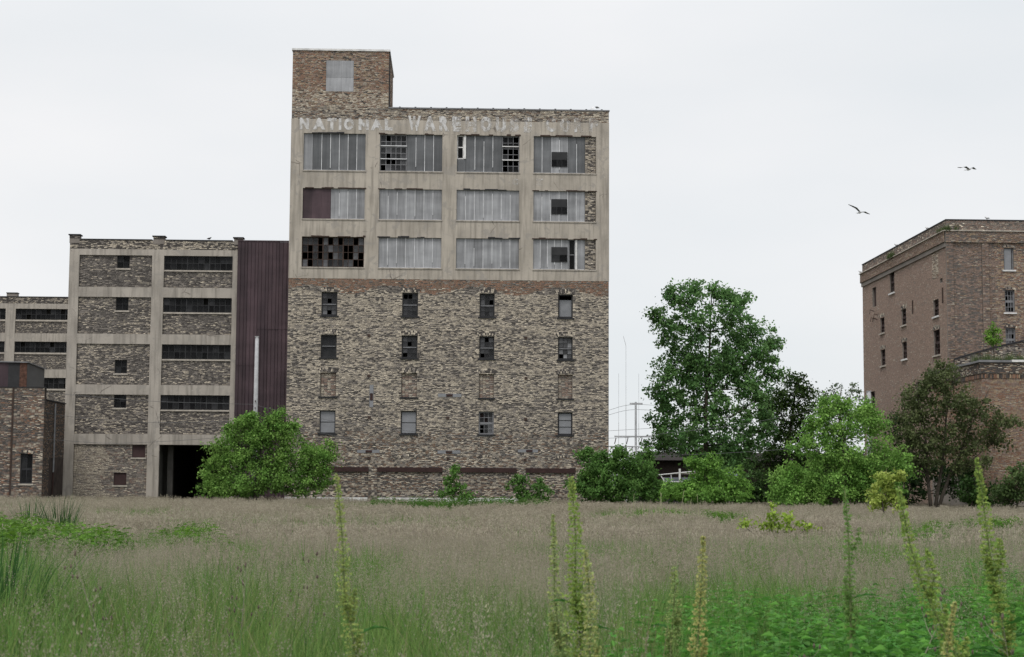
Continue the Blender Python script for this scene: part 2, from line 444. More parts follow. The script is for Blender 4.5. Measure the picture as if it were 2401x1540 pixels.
# ------------------------------------------------------------------ the seven-storey warehouse
def bld(name, D): return empty(name, NN * D, YAW)
def arch(parent, xc, w, zs, y, seed, fmap=FRONT, rise=.14, rings=2):
    """segmental arch of upright header bricks"""
    mb = MB(); r = random.Random(seed); W = w / 2 + .10
    R = (W * W + rise * rise) / (2 * rise); cz = zs + rise - R; th = math.asin(W / R); n = int(2 * W / .105)
    for ring in range(rings):
        r0 = R + ring * .17
        for i in range(n):
            t0 = -th + 2 * th * (i + .07) / n; t1 = -th + 2 * th * (i + .93) / n
            c = PAL[r.choice((0, 1, 3, 4, 4, 4))] * r.uniform(.8, 1.2); mb.c = tuple(c); p = .03 + r.uniform(0, .008)
            q = []
            for rad, t in ((r0, t0), (r0, t1), (r0 + .155, t1), (r0 + .155, t0)): q.append((xc + rad * math.sin(t), cz + rad * math.cos(t)))
            f = [fmap(a, p - y, b) for a, b in q]; bk = [fmap(a, -.02 - y, b) for a, b in q]
            mb.quad(*f)
            for k in range(4): mb.quad(f[k], bk[k], bk[(k + 1) % 4], f[(k + 1) % 4])
    return mb.build('arch', BRICK, parent)

def main_warehouse():
    b = bld('brick_warehouse', 139)
    tag(b, 'tall warehouse, striped pale brick below, concrete frame above, square tower at one end', 'warehouse')
    X0, X1, ZT, ZC0, ZC1 = -13.9, 13.0, 33.85, 19.27, 32.85; TX, TZ = -5.75, 38.75; DEP = 26
    WX = [(-11.12, -9.80), (-4.37, -3.05), (2.12, 3.38), (8.73, 9.97)]
    WZ = [(16.15, 18.12), (12.63, 14.52), (9.36, 11.37), (6.30, 8.20)]
    wins = [(a, c, z0, z1) for (z0, z1) in WZ for (a, c) in WX]
    BAYX = [(-12.85, -7.63), (-6.42, -1.14), (.10, 5.40), (6.60, 11.90)]
    BAYZ = [(28.46, 31.62), (24.32, 26.92), (20.23, 22.80)]
    # mortar backing: lower wall, parapet, tower
    mb = MB()
    openw = list(wins)
    beams = [(-10.83, -7.0), (-6.26, -.87), (-.08, 5.29), (6.08, 10.2)]
    wall_holes(mb, X0, X1, -.6, ZC0, openw + [(a, c, -.6, 3.13) for a, c in beams])
    for a, c in beams: board(b, 'infill_backing', a + .002, c - .002, -.5, 3.128, .062, .3, MORTAR)
    wall_holes(mb, X0, X1, ZC1, ZT, []); wall_holes(mb, X0, TX, ZT, TZ, [(-11.05, -8.73, 35.25, 37.90)], th=.2)
    for x, s in ((X0, -1), (X1, 1)):
        mb.quad((x, 0, -.6), (x, DEP, -.6), (x, DEP, ZT), (x, 0, ZT))
    mb.quad((X0, DEP, -.6), (X1, DEP, -.6), (X1, DEP, ZT), (X0, DEP, ZT))
    mb.quad((X0, 0, ZT), (X0, 9, ZT), (X0, 9, TZ), (X0, 0, TZ)); mb.quad((TX, 0, ZT), (TX, 9, ZT), (TX, 9, TZ), (TX, 0, TZ))
    mb.quad((X0, 9, ZT), (TX, 9, ZT), (TX, 9, TZ), (X0, 9, TZ))
    mb.build('wall', MORTAR, b)
    MB().box(X0 + .3, X1 - .3, .3, DEP - .3, 32.6, 32.9).build('roof', ROOF, b)
    fl = MB()
    for z in (28.0, 23.8, 19.5, 15.5, 12.0, 8.7, 5.2): fl.box(X0 + .4, X1 - .4, 1.2, DEP - .5, z - .3, z)
    for x in (-7, -.5, 6): fl.box(x - .4, x + .4, 8, 8.8, 0, 32.6)
    fl.build('floor_slabs', INNER, b)
    # bricks
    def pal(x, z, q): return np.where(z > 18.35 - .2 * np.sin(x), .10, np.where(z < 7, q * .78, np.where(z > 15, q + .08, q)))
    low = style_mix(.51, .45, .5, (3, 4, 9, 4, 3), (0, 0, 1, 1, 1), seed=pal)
    def low2(x, z, r):
        k, br = low(x, z, r); m = (z > 18.35 + .35 * np.sin(x * .9)) & (r.random(len(x)) < .75)
        k = np.where(m, np.where(r.random(len(x)) < .42, 5, 6), k)
        m2 = (z < 6.5) & (r.random(len(x)) < .18); return np.where(m2, 6, k), br
    beams = [(-10.83, -7.0), (-6.26, -.87), (-.08, 5.29), (6.08, 10.2)]
    bh = [(a, c, 3.13, 3.53) for a, c in beams]
    plates = [(-7.95, -6.10, 4.70, 4.95), (-1.28, .61, 4.69, 4.96), (5.41, 7.08, 4.83, 5.07), (-1.29, .66, 9.40, 9.67), (-7.0, -6.68, 8.51, 10.35)]
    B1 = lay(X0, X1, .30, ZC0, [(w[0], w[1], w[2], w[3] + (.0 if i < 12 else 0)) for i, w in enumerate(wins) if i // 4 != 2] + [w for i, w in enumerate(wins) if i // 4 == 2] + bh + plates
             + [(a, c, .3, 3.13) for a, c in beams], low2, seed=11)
    low3 = style_mix(.38, .6, .5, (3, 4, 4, 6), (0, 1, 1))
    B1b = [lay(a, c, .62, 3.13, [], low3, seed=30 + i) for i, (a, c) in enumerate(beams)]
    bf = lambda a, o, z: (a, -o + .062, z)
    inf = style_mix(.46, .9, .4, (7, 8, 9, 3), (0, 1, 1, 7))
    B1c = [lay(w[0] + .03, w[1] - .03, w[2], w[3] - .02, [], inf, lmin=.25, seed=50 + i) for i, w in enumerate(wins[8:12])]
    top = style_mix(.42, .8, .6, (4, 3, 3, 6), (0, 1, 1))
    B2 = lay(X0, X1, ZC1, ZT, [], top, seed=12)
    tw = style_mix(.42, .4, .6, (6, 6, 4, 7), (1, 2, 2, 7))
    def tower(x, z, r):
        k, br = tw(x, z, r); hi = sm((z - 34.2) / 2)
        k = np.where((r.random(len(x)) < .30 * hi * sm((fbm(x * .5, z * .5) - .3) * 4)), 5, k)
        return np.where((z < 35.4) & (r.random(len(x)) < .4), np.where(r.random(len(x)) < .6, 1, 0), k), br
    B3 = lay(X0, TX, ZT, TZ, [(-11.05, -8.73, 35.25, 37.90)], tower, seed=13)
    st = style_mix(.42, .4, .8, (4, 4, 3), (0, 1, 1))
    B4 = [lay(11.0, 11.88, z0 + .02, z1 - .02, [], st, seed=70 + i) for i, (z0, z1) in enumerate(BAYZ)]
    inn = lambda a, o, z: (a, -o + .14, z)
    rec = lambda a, o, z: (a, -o + .20, z)
    twR = lambda a, o, z: (TX + o, a, z)
    B5 = lay(0, 9, ZT, TZ, [], tw, seed=14)
    for i, (z0, z1) in enumerate(BAYZ): board(b, 'infill_backing', 10.99, 11.89, z0 + .01, z1 - .01, .142, .34, MORTAR)
    for w in wins[8:12]: board(b, 'infill_backing', w[0] + .002, w[1] - .002, w[2], w[3], .202, .36, MORTAR_D)
    faces = [(B1, FRONT, 'f'), (B2, FRONT, 'f'), (B3, FRONT, 'f'), (B5, twR, 'r')]
    faces += [(q, bf, 'b') for q in B1b] + [(q, inn, 'n') for q in B4] + [(q, rec, 'c') for q in B1c]
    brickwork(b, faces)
    # concrete frame of the upper storeys
    mb = MB()
    wall_holes(mb, X0 - .02, X1 + .02, ZC0, ZC1, [(a, c, z0, z1) for a, c in BAYX for z0, z1 in BAYZ], y=-.03, th=.42)
    mb.quad((X0 - .02, -.03, ZC0), (X1 + .02, -.03, ZC0), (X1 + .02, .0, ZC0), (X0 - .02, .0, ZC0))
    mb.quad((X0 - .02, -.03, ZC1), (X0 - .02, 0, ZC1), (X1 + .02, 0, ZC1), (X1 + .02, -.03, ZC1))
    for x in (X0 - .02, X1 + .02): mb.quad((x, -.03, ZC0), (x, 6, ZC0), (x, 6, ZC1), (x, -.03, ZC1))
    mb.build('concrete_frame', CONC, b)
    for i, (a, c) in enumerate(BAYX):                                   # ragged sills and heads of the bays
        for j, (z0, z1) in enumerate(BAYZ):
            r = random.Random(i * 9 + j); mb = MB(); x = a - .1
            while x < c:
                w = r.uniform(.2, .9)
                if r.random() < .6: mb.box(x, min(x + w, c + .1), -.045 - r.uniform(0, .04), -.02, z1 - .01, z1 + r.uniform(.03, .13))
                x += w
            if mb.v: mb.build('spalled_edge', SILL_D if r.random() < .5 else RUSTF, b)
            board(b, 'bay_sill', a - .05, c + .05, z0 - .10, z0, -.09, .1, CONC_G)
    # copings
    board(b, 'coping', TX + .002, X1 + .06, ZT, ZT + .10, -.07, .35, GREYF)
    board(b, 'coping', X0 - .08, TX + .10, TZ, TZ + .16, -.10, 9.1, WHITEF)
    for k in range(14): board(b, 'coping_joint', TX + .9 + k * 1.32, TX + 1.05 + k * 1.32, ZT + .10, ZT + .15, -.08, .35, SILL_D)
    board(b, 'corner_pipe', TX + .03, TX + .12, ZT + .1, TZ, .05, .15, SILL_D)
    fl = MB(); pts = [(11.7 - .5 * math.cos(t) * .6, .2, ZT + .12 + .3 * math.sin(t)) for t in np.linspace(.2, 2.6, 8)]
    for p, q in zip(pts[:-1], pts[1:]): fl.quad(p, q, (q[0] + .25, -.15, q[2] - .04), (p[0] + .25, -.15, p[2] - .04))
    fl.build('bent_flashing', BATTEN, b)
    # tower hatch of sheet metal in two halves
    board(b, 'metal_sheet', -11.05, -8.73, 35.25, 36.44, -.02, .03, GALV); board(b, 'metal_sheet', -11.05, -8.73, 36.45, 37.90, -.026, .03, GALV)
    # sheet-metal cladding of the bays
    def sheets(x0, x1, z0, z1, n, mat=GALV, y=.14, seed=0):
        r = random.Random(seed); w = (x1 - x0) / n
        for k in range(n):
            a = x0 + k * w; o = r.uniform(-.012, .012); mb = MB()
            mb.quad((a + .01, y + o, z0), (a + w * .5, y + o + r.uniform(-.03, .03), z0), (a + w * .5, y + o + r.uniform(-.03, .03), z1), (a + .01, y + o, z1))
            mb.quad((a + w * .5, mb.v[1][1], z0), (a + w - .01, y + o, z0), (a + w - .01, y + o, z1), (a + w * .5, mb.v[2][1], z1))
            mb.build('metal_sheet', mat, b)
            if k:
                za = z0 + (r.uniform(0, .5) if r.random() < .3 else 0); zb = z1 - (r.uniform(0, .9) if r.random() < .3 else 0)
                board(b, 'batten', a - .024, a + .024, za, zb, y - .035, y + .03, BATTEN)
        board(b, 'cladding_backing', x0, x1, z0, z1, y + .08, y + .10, INNER)
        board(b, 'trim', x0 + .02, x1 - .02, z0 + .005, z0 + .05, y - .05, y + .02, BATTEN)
    def vent(x0, x1, z0, z1, rows):
        board(b, 'vent_board', x0, x1, z0 + (z1 - z0) * .5, z1, .07, .11, BOARD_D)
        pane_grid(b, x0, x1, z0, z0 + (z1 - z0) * .5 - .004, .07, 3 if rows else 2, 1, GLASS_K, DARKF, .04, outer=.04, th=.04)
    (a1, c1), (a2, c2), (a3, c3), (a4, c4) = BAYX; c4 = 10.97
    z0, z1 = BAYZ[0]
    sheets(a1, a1 + .78, z0, z1, 1, GALV, seed=1); sheets(a1 + .785, c1, z0, z1, 6, GALV_D, seed=2)
    pane_grid(b, a2, -4.13, z0, z1, .2, 5, 6, GLASS, GREYF, .05, .22, outer=.09)
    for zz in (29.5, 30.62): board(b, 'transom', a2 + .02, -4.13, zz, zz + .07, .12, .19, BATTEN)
    sheets(-4.12, c2, z0, z1, 4, GALV_D, seed=3)
    pane_grid(b, a3, .68, 29.6, z1, .2, 1, 2, GLASS_K, WHITEF, .09, 0, outer=.09); board(b, 'jamb', .685, .86, 29.6, z1, .05, .25, WHITEF)
    sheets(a3, .86, z0, 29.59, 1, GALV_D, seed=4); sheets(.865, 3.9, z0, z1, 4, GALV_D, seed=5)
    pane_grid(b, 3.91, c3, z0, z1, .2, 3, 6, GLASS_K, GREYF, .04, .3, outer=.09)
    for zz in (29.52, 30.68): board(b, 'transom', 3.93, c3 - .02, zz, zz + .09, .12, .19, WHITEF)
    sheets(a4, 8.05, z0, z1, 2, GALV_D, seed=6); sheets(8.055, 9.55, z0, z1, 2, GALV, seed=16); sheets(9.555, c4, z0, z1, 2, GALV_D, seed=26); vent(8.13, 9.48, 29.02, 30.30, 1)
    z0, z1 = BAYZ[1]
    for k in range(3): board(b, 'maroon_sheet', a1 + k * .785, a1 + (k + 1) * .785 - .006, z0, z1, .10, .16, MAROON)
    board(b, 'cladding_backing', a1, a1 + 2.36, z0, z1, .20, .22, INNER)
    sheets(a1 + 2.36, c1, z0, z1, 4, seed=7); sheets(a2, c2, z0, z1, 7, seed=8); sheets(a3, c3, z0, z1, 7, seed=9)
    sheets(a4, c4, z0, z1, 6, seed=10); vent(8.13, 9.48, 24.95, 26.25, 1)
    z0, z1 = BAYZ[2]
    pane_grid(b, a1, c1, z0, z1, .2, 12, 4, GLASS, RUSTF, .045, .34, outer=.07, xbars=(4, 8))
    sheets(a2, c2, z0, z1, 7, seed=11); sheets(a3, c3, z0, z1, 7, seed=12)
    sheets(a4, 9.62, z0, z1, 5, seed=13); vent(8.15, 9.5, 20.88, 22.15, 0)
    pane_grid(b, 9.63, 10.15, z0, z1, .2, 1, 2, GLASS_K, GREYF, .06, outer=.06); board(b, 'jamb', 10.16, 10.33, z0, z1, .05, .25, WHITEF)
    sheets(10.34, c4, z0, z1, 1, seed=14)
    # windows of the brick storeys
    kinds = [['six', 'nine', 'nine', 'curtain'], ['bare', 'nine2', 'nine', 'patch'], [None] * 4, ['board', 'board', 'red', 'blind']]
    for i in range(4):
        for j in range(4):
            x0, x1 = WX[j]; za, zb = WZ[i]; k = kinds[i][j]; xc = (x0 + x1) / 2
            if i < 3: arch(b, xc, x1 - x0, zb - .02, 0, i * 7 + j)
            s = board(b, 'sill', x0 - .12, x1 + .12, za - .13, za, -.09, .25, SILL_D)
            if k is None: continue
            if k in ('six', 'nine', 'nine2', 'patch', 'red'):
                g = {'six': GLASS_L, 'nine': GLASS, 'nine2': GLASS, 'patch': GLASS_L, 'red': GLASS}[k]
                mid = za + (zb - za) * .48
                fr = GREYF if k in ('red',) else DARKF
                pane_grid(b, x0, x1, za, mid, .13, 3, 2, g, fr, .035, .12 if k != 'red' else .35, outer=.11)
                pane_grid(b, x0, x1, mid, zb, .17, 3, 2, GLASS if k != 'patch' else g, fr, .035, .15 if k != 'red' else .25, outer=.11)
                if k == 'red': board(b, 'inner_board', x0 + .1, x1 - .1, mid, zb - .1, .5, .54, MAROONB)
                bar = GREYF
                board(b, 'meeting_rail', x0 + .1, x1 - .1, mid - .035, mid + .035, .10, .128, bar)
            elif k == 'curtain':
                pane_grid(b, x0, x1, za, zb, .17, 1, 1, GLASS_K, DARKF, .04, 1.0, outer=.11)
                board(b, 'inner_board', x0 + .1, x1 - .1, za, zb - .45, .34, .38, BOARD)
            elif k == 'bare':
                pane_grid(b, x0, x1, za, zb, .17, 1, 2, GLASS_K, DARKF, .06, .3, outer=.12)
                board(b, 'meeting_rail', x0 + .12, x1 - .12, (za + zb) / 2 - .03, (za + zb) / 2 + .03, .10, .165, GREYF)
                board(b, 'inner_board', x0 + .1, x1 - .1, za, (za + zb) / 2 - .1, .5, .54, BOARD_D)
            elif k == 'board':
                pane_grid(b, x0, x1, za, zb, .17, 1, 2, BOARD, DARKF, .05, 0, outer=.08)
            elif k == 'blind':
                pane_grid(b, x0, x1, za, zb, .17, 1, 3, BOARD, DARKF, .05, 0, outer=.12)
    # steel lintels over the walled-up ground-floor bays, wall anchors, wall plates, footing
    for a, c in beams: board(b, 'steel_lintel', a, c, 3.14, 3.52, -.10, .1, STEEL)
    for i, (a, c, z0, z1) in enumerate(plates):
        board(b, 'wall_plate', a, c, z0, z1, -.035, .02, BOARD)
        if c - a > z1 - z0: board(b, 'slot_cover', a + .68, a + 1.22, z0 + .03, z1 - .03, -.06, -.036, STEEL)
        else: board(b, 'slot_cover', a + .04, c - .04, z0 + .55, z0 + 1.15, -.06, -.036, STEEL)
    for x, z in [(-7.12, 14.49), (-7.08, 11.11), (-7.0, 7.63), (-6.95, 4.26), (-.47, 7.65), (-.42, 4.24), (6.02, 14.4), (6.05, 11.03), (6.03, 7.59), (6.01, 4.19)]:
        board(b, 'wall_anchor', x - .12, x + .12, z - .11, z + .11, -.07, .0, RUSTF)
    for j in (1, 2, 3): arch(b, (WX[j][0] + WX[j][1]) / 2, 1.2, 4.30, 0, 90 + j, rings=1)
    for a, c in ((X0, -7.05), (-6.2, -.9), (-.8, 6.4)): board(b, 'footing', a, c, -.4, 1.02, -.16, -.03, WHITEF)
    # faded painted sign
    def letters(word, xs, z, h, nm):
        V, Fc, T = [], [], []
        mb = MB()
        for ch, (xa, xb) in zip(word, xs):
            cu = bpy.data.curves.new('t', 'FONT'); cu.body = ch; cu.resolution_u = 4; cu.offset = .065
            ob = bpy.data.objects.new('t', cu); me = bpy.data.meshes.new_from_object(ob)
            v = np.array([p.co[:] for p in me.vertices]); lo, hi = v.min(0), v.max(0)
            n = len(mb.v)
            for p in v: mb.v.append((xa + (p[0] - lo[0]) / max(hi[0] - lo[0], 1e-6) * (xb - xa), -.052, z + (p[1] - lo[1]) / (hi[1] - lo[1]) * h))
            for p in me.polygons: mb.f.append(tuple(n + i for i in p.vertices)); mb.t.append((1, 1, 1))
            bpy.data.meshes.remove(me); bpy.data.objects.remove(ob); bpy.data.curves.remove(cu)
        o = mb.build(nm, PAINT, b); o['label'] = 'faded white painted letters along the top'
    ux = lambda p: -12.84 + (p - 135) * .01348
    letters('NATIONAL', [(ux(a), ux(c)) for a, c in ((108, 166), (190, 268), (280, 338), (352, 368), (384, 446), (476, 540), (552, 628), (640, 690))], 31.93, 1.0, 'lettering')
    letters('WAREHOUSE', [(ux(a), ux(c)) for a, c in ((786, 866), (884, 962), (982, 1044), (1064, 1120), (1148, 1216), (1240, 1312), (1336, 1402), (1424, 1484), (1514, 1566))], 31.93, 1.30, 'lettering')
    letters('CORP', [(ux(a), ux(c)) for a, c in ((1652, 1716), (1742, 1808), (1832, 1892), (1926, 1986))], 32.0, 1.22, 'lettering')
    letters('OZ', [(4.80, 5.35), (6.80, 7.40)], 27.40, .55, 'lettering')
    return b
main_warehouse()

# ------------------------------------------------------------------ the five-storey concrete-frame factory
def left_factory():
    b = bld('factory', 141); tag(b, 'five-storey concrete-frame factory with dark brick panels and a ground-floor passage', 'factory')
    X0, X1 = -32.62, -18.42; P1, P2 = (-31.78, -25.66), (-24.66, -18.86)
    FZ = [(18.60, 21.32), (14.62, 17.75), (10.33, 13.77), (6.18, 9.49)]
    ZT, ZC = 22.62, 21.84; DEP = 20
    holes = [(*P1, *z) for z in FZ] + [(*P2, *z) for z in FZ] + [(*P1, -.4, 5.31), (*P2, -.6, 5.31)]
    mb = MB(); wall_holes(mb, X0, X1, -.6, ZC, holes, y=0, th=.30)
    for x in (X0, X1): mb.quad((x, 0, -.6), (x, DEP, -.6), (x, DEP, ZC), (x, 0, ZC))
    mb.quad((X0, 0, ZC), (X1, 0, ZC), (X1, .3, ZC), (X0, .3, ZC))
    mb.build('concrete_frame', CONC_G, b)
    small = [(-28.64, -27.57, 20.22, 21.32), (-28.64, -27.58, 16.62, 17.75), (-28.59, -27.56, 11.28, 12.42), (-28.57, -27.54, 8.38, 9.49), (-26.93, -25.84, 4.22, 5.25), (-28.41, -27.35, 1.90, 2.95)]
    strip = [(20.10, 21.32), (16.50, 17.75), (12.52, 13.77), (8.25, 9.49)]
    YB = .16
    mb = MB()
    wall_holes(mb, *P1, -.4, 21.32, small, y=YB, th=.25)
    for (z0, z1), (s0, s1) in zip(FZ, strip): wall_holes(mb, *P2, z0, s0, [], y=YB)
    wall_holes(mb, X0, X1, ZC, ZT, [], y=.02)
    for x in (X0, X1): mb.quad((x, .02, ZC), (x, DEP, ZC), (x, DEP, ZT), (x, .02, ZT))
    mb.quad((X0, DEP, -.6), (X1, DEP, -.6), (X1, DEP, ZT), (X0, DEP, ZT))
    mb.build('wall', MORTAR_D, b)
    MB().box(X0 + .2, X1 - .2, .4, DEP - .2, 21.5, 21.8).build('roof', ROOF, b)
    fl = MB()
    for z in (18.2, 14.2, 9.9, 5.75): fl.box(X0 + .3, X1 - .3, .8, DEP - .3, z - .25, z)
    fl.build('floor_slabs', INNER, b)
    tn = MB()                                                        # walls of the passage
    tn.quad((-24.66, .31, -.6), (-24.66, DEP - .3, -.6), (-24.66, DEP - .3, 5.45), (-24.66, .31, 5.45)); tn.quad((-18.86, .31, -.6), (-18.86, DEP - .3, -.6), (-18.86, DEP - .3, 5.45), (-18.86, .31, 5.45))
    tn.quad((-24.66, DEP - .35, -.6), (-18.86, DEP - .35, -.6), (-18.86, DEP - .35, 5.45), (-24.66, DEP - .35, 5.45))
    tn.build('passage_wall', INNER, b)
    board(b, 'passage_column', -24.2, -23.75, -.6, 5.3, 1.6, 2.1, INNER)
    pf = lambda a, o, z: (a, -o + YB, z); tf = lambda a, o, z: (a, -o + .02, z)
    faces = []
    ps = [.10, .22, .32, .22]
    for i, z in enumerate(FZ):
        stl = style_mix(ps[i], .6, .8, (9, 9, 4, 3), (0, 1, 1), oz=i * 7)
        faces.append((lay(*P1, z[0] + .02, z[1] - .02, [s for s in small], stl, seed=100 + i), pf, 'p'))
        faces.append((lay(*P2, z[0] + .02, strip[i][0] - .12, [], style_mix(ps[i] - .02, .6, .8, (9, 9, 4, 3), (0, 1, 1), oz=i * 5 + 2), seed=110 + i), pf, 'p'))
    def lowp(x, z, r):
        k, br = style_mix(.30, .4, .6, (3, 8, 9, 3), (0, 1, 1, 3))(x, z, r)
        m = sm((-28.7 - x + .4 * np.sin(z * 2)) * 1.2) * (r.random(len(x)) < .93)
        return np.where(m > .5, np.where(r.random(len(x)) < .75, 1, 0), k), br
    faces.append((lay(*P1, .2, 5.29, small, lowp, seed=120), pf, 'p'))
    faces.append((lay(X0, X1, ZC, ZT, [], style_mix(.34, .7, 1.0, (4, 4, 3), (0, 1, 0)), seed=121), tf, 't'))
    brickwork(b, faces)
    for i, s in enumerate(small):
        if i < 4: pane_grid(b, s[0], s[1], s[2], s[3], YB + .12, 2, 2, GLASS_K, DARKF, .04, outer=.05)
        else: board(b, 'window_board', s[0] + .02, s[1] - .02, s[2] + .02, s[3] - .02, YB + .08, YB + .12, MAROONB)
        board(b, 'sill', s[0] - .10, s[1] + .10, s[2] - .13, s[2], YB - .08, YB + .2, SILL)
    for i, (z0, z1) in enumerate(strip):
        pane_grid(b, P2[0] + .04, P2[1] - .04, z0, z1, YB + .02, 12, 2, GLASS_K, DARKF, .045, .05, outer=.06, xbars=(4, 8))
        board(b, 'sill', P2[0] + .01, P2[1] - .01, z0 - .12, z0, YB - .12, YB + .2, SILL)
        board(b, 'window_backing', P2[0], P2[1], z0, z1, 1.1, 1.12, INNER)
    for a, c, z in ((-32.72, -31.76, 23.06), (-25.66, -24.62, 23.0), (-18.84, -18.0, 22.95)):
        q = lay(a + .05, c - .05, ZT + .12, z - .07, [], style_mix(.3, .7, .8, (4, 4, 3), (0, 1)), seed=int(-a * 10))
        mb = MB().box(a + .06, c - .06, -.015, .7, ZT - .3, z - .07); mb.build('pier_block', MORTAR_D, b)
        o = link('pier_brickwork', brick_mesh('pier_brickwork', q, lambda x, o, zz: (x, -o - .03, zz)), b)
        o['kind'] = 'stuff'
        board(b, 'pier_cap', a - .03, c + .03, z - .07, z + .02, -.10, .8, SILL_D)
    for a, c in ((-31.73, -25.7), (-24.58, -18.9)): board(b, 'coping', a, c, ZT, ZT + .08, -.05, .35, SILL_D)
left_factory()

def maroon_link():
    b = bld('clad_stair_tower', 140.6); tag(b, 'narrow link block clad in maroon ribbed sheet between the two tall buildings', 'building')
    X0, X1 = -18.40, -13.95
    MB().box(X0, X1, .09, 14, -.6, 22.4).build('core', INNER, b)
    def panel(x0, x1, z0, z1, y, tilt=0):
        mb = MB(); x = x0; p = .333
        while x < x1 - .01:
            e = min(x + p, x1); r = x + (e - x) * .72; r2 = x + (e - x) * .82
            ys = (y, y, y - .05, y - .05, y)
            xs = (x, r, r + .02, r2, r2 + .02)
            for k in range(4): mb.quad((xs[k], ys[k], z0), (xs[k + 1], ys[k + 1], z0), (xs[k + 1], ys[k + 1], z1 - tilt), (xs[k], ys[k], z1 - tilt))
            mb.quad((xs[4], y, z0), (e, y, z0), (e, y, z1 - tilt), (xs[4], y, z1 - tilt)); x = e
        mb.build('ribbed_sheet', MAROON, b)
    ws = np.linspace(X0, X1, 6)
    for i in range(5):
        panel(ws[i], ws[i + 1], 15.1 if i > 1 else 12.0, 22.60 - .015 * i, 0.0)
        panel(ws[i], ws[i + 1], 6.5, 15.16 if i > 1 else 12.05, .025 if i != 3 else .05)
        panel(ws[i], ws[i + 1], -.5, 6.55, .045)
    board(b, 'top_trim', X0, X1, 22.56, 22.66, -.04, .1, MAROON)
maroon_link()

def far_factory():
    b = bld('factory', 207); tag(b, 'distant grey concrete-frame factory behind the small brick shed at the picture edge', 'factory')
    X0, X1 = -75, -46.5; ZT = 24.98; ZC = 24.2; DEP = 18
    cx = [(-75, -67.6), (-66.4, -55.5), (-54.3, -46.9)]
    cx = [(-74.5, -64.0), (-62.8, -55.5), (-54.3, -46.9)]
    FZ = [(20.50, 23.55), (16.05, 19.47), (11.6, 15.0), (7.3, 10.7), (2.9, 6.3)]
    holes = [(a, c, *z) for a, c in cx for z in FZ]
    mb = MB(); wall_holes(mb, X0, X1, -.6, ZC, holes, th=.3); mb.quad((X1, 0, -.6), (X1, DEP, -.6), (X1, DEP, ZC), (X1, 0, ZC)); mb.build('concrete_frame', CONC_G, b)
    mb = MB(); wall_holes(mb, X0, X1, ZC, ZT, [], y=.02); mb.quad((X0, DEP, -.6), (X1, DEP, -.6), (X1, DEP, ZT), (X0, DEP, ZT))
    faces = []; tf = lambda a, o, z: (a, -o + .02, z); pf = lambda a, o, z: (a, -o + .16, z)
    for i, (a, c) in enumerate(cx):
        for j, (z0, z1) in enumerate(FZ):
            wall_holes(mb, a, c, z0, z1 - 1.55, [], y=.16)
            faces.append((lay(a, c, z0 + .02, z1 - 1.6, [], style_mix(.16, .5, .6, (9, 9, 4, 3), (0, 1, 1), oz=j), seed=200 + i * 7 + j), pf, 'p'))
            board(b, 'sill', a + .02, c - .02, z1 - 1.56, z1 - 1.36, .02, .3, SILL)
            board(b, 'window_backing', a, c, z1 - 1.36, z1, 1.2, 1.22, INNER)
            if a > -63: pane_grid(b, a + .03, c - .03, z1 - 1.36, z1, .2, 12, 2, GLASS_K, DARKF, .05, .05, outer=.06, xbars=(4, 8))
            else: board(b, 'window_board', a + .03, c - .03, z1 - 1.36, z1, .2, .24, BOARD_D)
    mb.build('wall', MORTAR_D, b)
    MB().box(X0 + .2, X1 - .2, .4, DEP - .2, 24.0, 24.3).build('roof', ROOF, b)
    faces.append((lay(X0, X1, ZC, ZT, [], style_mix(.3, .6, .8, (4, 4, 3), (0, 1)), seed=230), tf, 't'))
    brickwork(b, faces, 0)
    board(b, 'coping', X0, X1, ZT, ZT + .1, -.05, .35, SILL_D)
    for a, c in ((-55.45, -54.15), (-63.9, -62.7)):
        board(b, 'pier_block', a, c, ZT + .1, 25.45, -.03, .7, MORTAR_D); board(b, 'pier_cap', a - .05, c + .05, 25.45, 25.55, -.1, .8, SILL_D)
far_factory()

